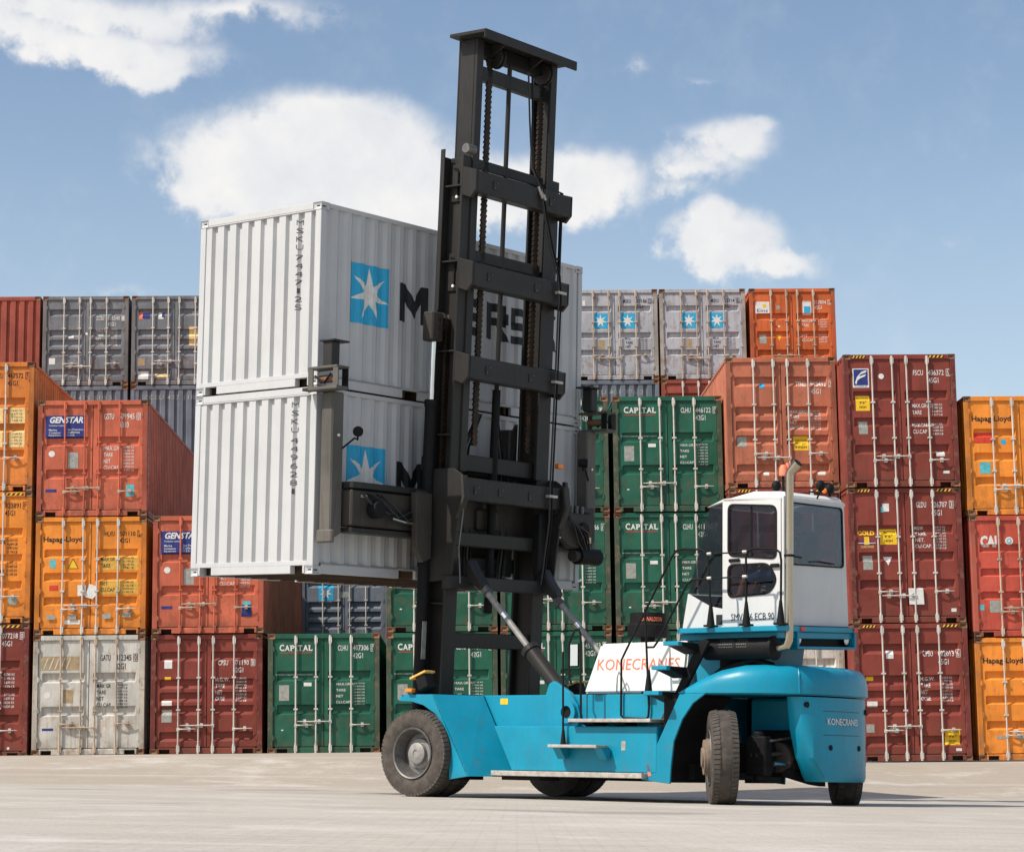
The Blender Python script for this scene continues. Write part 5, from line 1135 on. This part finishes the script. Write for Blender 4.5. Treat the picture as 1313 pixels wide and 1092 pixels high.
for v, z in ((-4.00, 1.985), (-3.82, 1.68), (-3.70, 1.36)):
    t = part('stair_tread', MB().prism([(-1.16, z + .05), (-1.16, z - .09), (-1.56, z + .005), (-1.56, z + .05)], 1, v - .12, v + .12), M_BLK, bevel=.008)
    MB().box(-1.65, -1.561, v - .12, v + .12, z + .0, z + .052).build('tread_nose', M_BLUE, t, bevel=.006)
part('black_hose_loop', MB().tube([(-.74, -3.80, 1.46), (-.86, -4.3, 1.72), (-.86, -4.75, 1.83), (-.80, -5.0, 1.74)], .05, 8), M_BLK, smooth=1)
print('handler done', len(bpy.data.objects))
# ------------------------------------------------------------------ the driver
person = thing('person', 'driver in navy shirt and blue shorts sitting inside the white cab', 'person', MC @ Matrix.Translation((0, 0, .04)))
sk = [((.02, -4.80, 2.93), .115), ((.02, -4.83, 3.08), .125), ((.02, -4.85, 3.25), .150), ((.02, -4.84, 3.36), .12), ((.02, -4.82, 3.44), .055), ((.02, -4.81, 3.50), .06),   # 0-5 trunk, neck
      ((-.10, -4.72, 2.92), .095), ((-.15, -4.35, 2.93), .068), ((-.16, -4.16, 2.88), .058), ((-.16, -4.08, 2.66), .055), ((-.16, -4.02, 2.42), .038), ((-.16, -3.92, 2.36), .036),  # 6-11 left leg
      ((.14, -4.72, 2.92), .095), ((.18, -4.35, 2.93), .068), ((.19, -4.16, 2.88), .058), ((.19, -4.08, 2.66), .055), ((.19, -4.02, 2.42), .038), ((.19, -3.92, 2.36), .036),
      ((-.16, -4.84, 3.33), .07), ((-.24, -4.78, 3.12), .05), ((-.23, -4.70, 3.13), .044), ((-.18, -4.40, 3.22), .032), ((-.15, -4.33, 3.25), .034),      # 18-22 left arm
      ((.20, -4.84, 3.33), .07), ((.28, -4.78, 3.12), .05), ((.27, -4.70, 3.13), .044), ((.22, -4.40, 3.20), .032), ((.19, -4.33, 3.23), .034)]
ed = [(0, 1), (1, 2), (2, 3), (3, 4), (4, 5), (0, 6), (6, 7), (7, 8), (8, 9), (9, 10), (10, 11), (0, 12), (12, 13), (13, 14), (14, 15), (15, 16), (16, 17), (3, 18), (18, 19), (19, 20), (20, 21), (21, 22), (3, 23), (23, 24), (24, 25), (25, 26), (26, 27)]
me = bpy.data.meshes.new('body'); me.from_pydata([p for p, r_ in sk], ed, [])
tmp = bpy.data.objects.new('body_frame', me); COL.objects.link(tmp)
md = tmp.modifiers.new('skin', 'SKIN'); md.use_smooth_shade = True
for i, (p, r_) in enumerate(sk): me.skin_vertices[0].data[i].radius = (r_, r_)
me.skin_vertices[0].data[0].use_root = True
tmp.modifiers.new('sub', 'SUBSURF').levels = 2
dg = bpy.context.evaluated_depsgraph_get(); bme = bpy.data.meshes.new_from_object(tmp.evaluated_get(dg)); bpy.data.objects.remove(tmp)
bme.materials.clear()
for m in (M_SKIN, M_SHIRT, M_JEAN): bme.materials.append(m)
for pl_ in bme.polygons:
    c = pl_.center
    if c.z > 3.42: k = 0
    elif c.y > -4.66 and c.z > 3.05: k = 0                               # forearms
    elif c.z > 2.99: k = 1
    elif c.y > -4.20: k = 0                                              # shins
    else: k = 2
    pl_.material_index = k
    pl_.use_smooth = True
bme.name = 'body'; body = obj('body', bme, person)
hd = MB().sphere((.02, -4.80, 3.62), .105, 20, 14, .88, 1.0, 1.22)
hd.sphere((.02, -4.693, 3.605), .018, 8, 6, .8, 1, 1.5)                    # nose
for s in (-1, 1): hd.sphere((.02 + s * .093, -4.81, 3.61), .022, 8, 6, .5, .9, 1.4)
head = hd.build('head', M_SKIN, person, smooth=1)
for s in (-1, 1): MB().sphere((.02 + s * .035, -4.703, 3.635), .011, 8, 6).build('eye', M_HAIR, head, smooth=1)
MB().box(-.01, .05, -4.702, -4.692, 3.555, 3.563).build('mouth', M_REDP, head)
MB().sphere((.02, -4.825, 3.655), .112, 18, 12, .90, .98, 1.05).build('hair', M_HAIR, head, smooth=1)
for sg, hc in ((-1, Vector((-.15, -4.33, 3.25))), (1, Vector((.19, -4.33, 3.23)))):
    hand = MB().sphere(hc + Vector((0, .02, .0)), .042, 12, 8, .75, 1.1, .5).build('hand', M_SKIN, person, smooth=1)
    for k in range(4):
        x = hc.x + (-.033 + k * .022); L_ = (.060, .070, .072, .058)[k]
        MB().tube([(x, hc.y + .05, hc.z + .005), (x, hc.y + .05 + L_ * .5, hc.z + .012), (x, hc.y + .05 + L_ * .75, hc.z - .012), (x, hc.y + .05 + L_ * .6, hc.z - .035)], [.0095, .009, .008, .007], 6).build('finger', M_SKIN, hand, smooth=1)
    MB().tube([(hc.x - sg * .03, hc.y + .0, hc.z), (hc.x - sg * .052, hc.y + .035, hc.z - .008), (hc.x - sg * .045, hc.y + .065, hc.z - .022)], [.012, .011, .008], 6).build('thumb', M_SKIN, hand, smooth=1)
for s, x in ((-1, -.16), (1, .19)): MB().sphere((x, -3.93, 2.335), .06, 12, 8, .75, 1.9, .75).build('shoe', M_HAIR, person, smooth=1)
print('all done', len(bpy.data.objects))
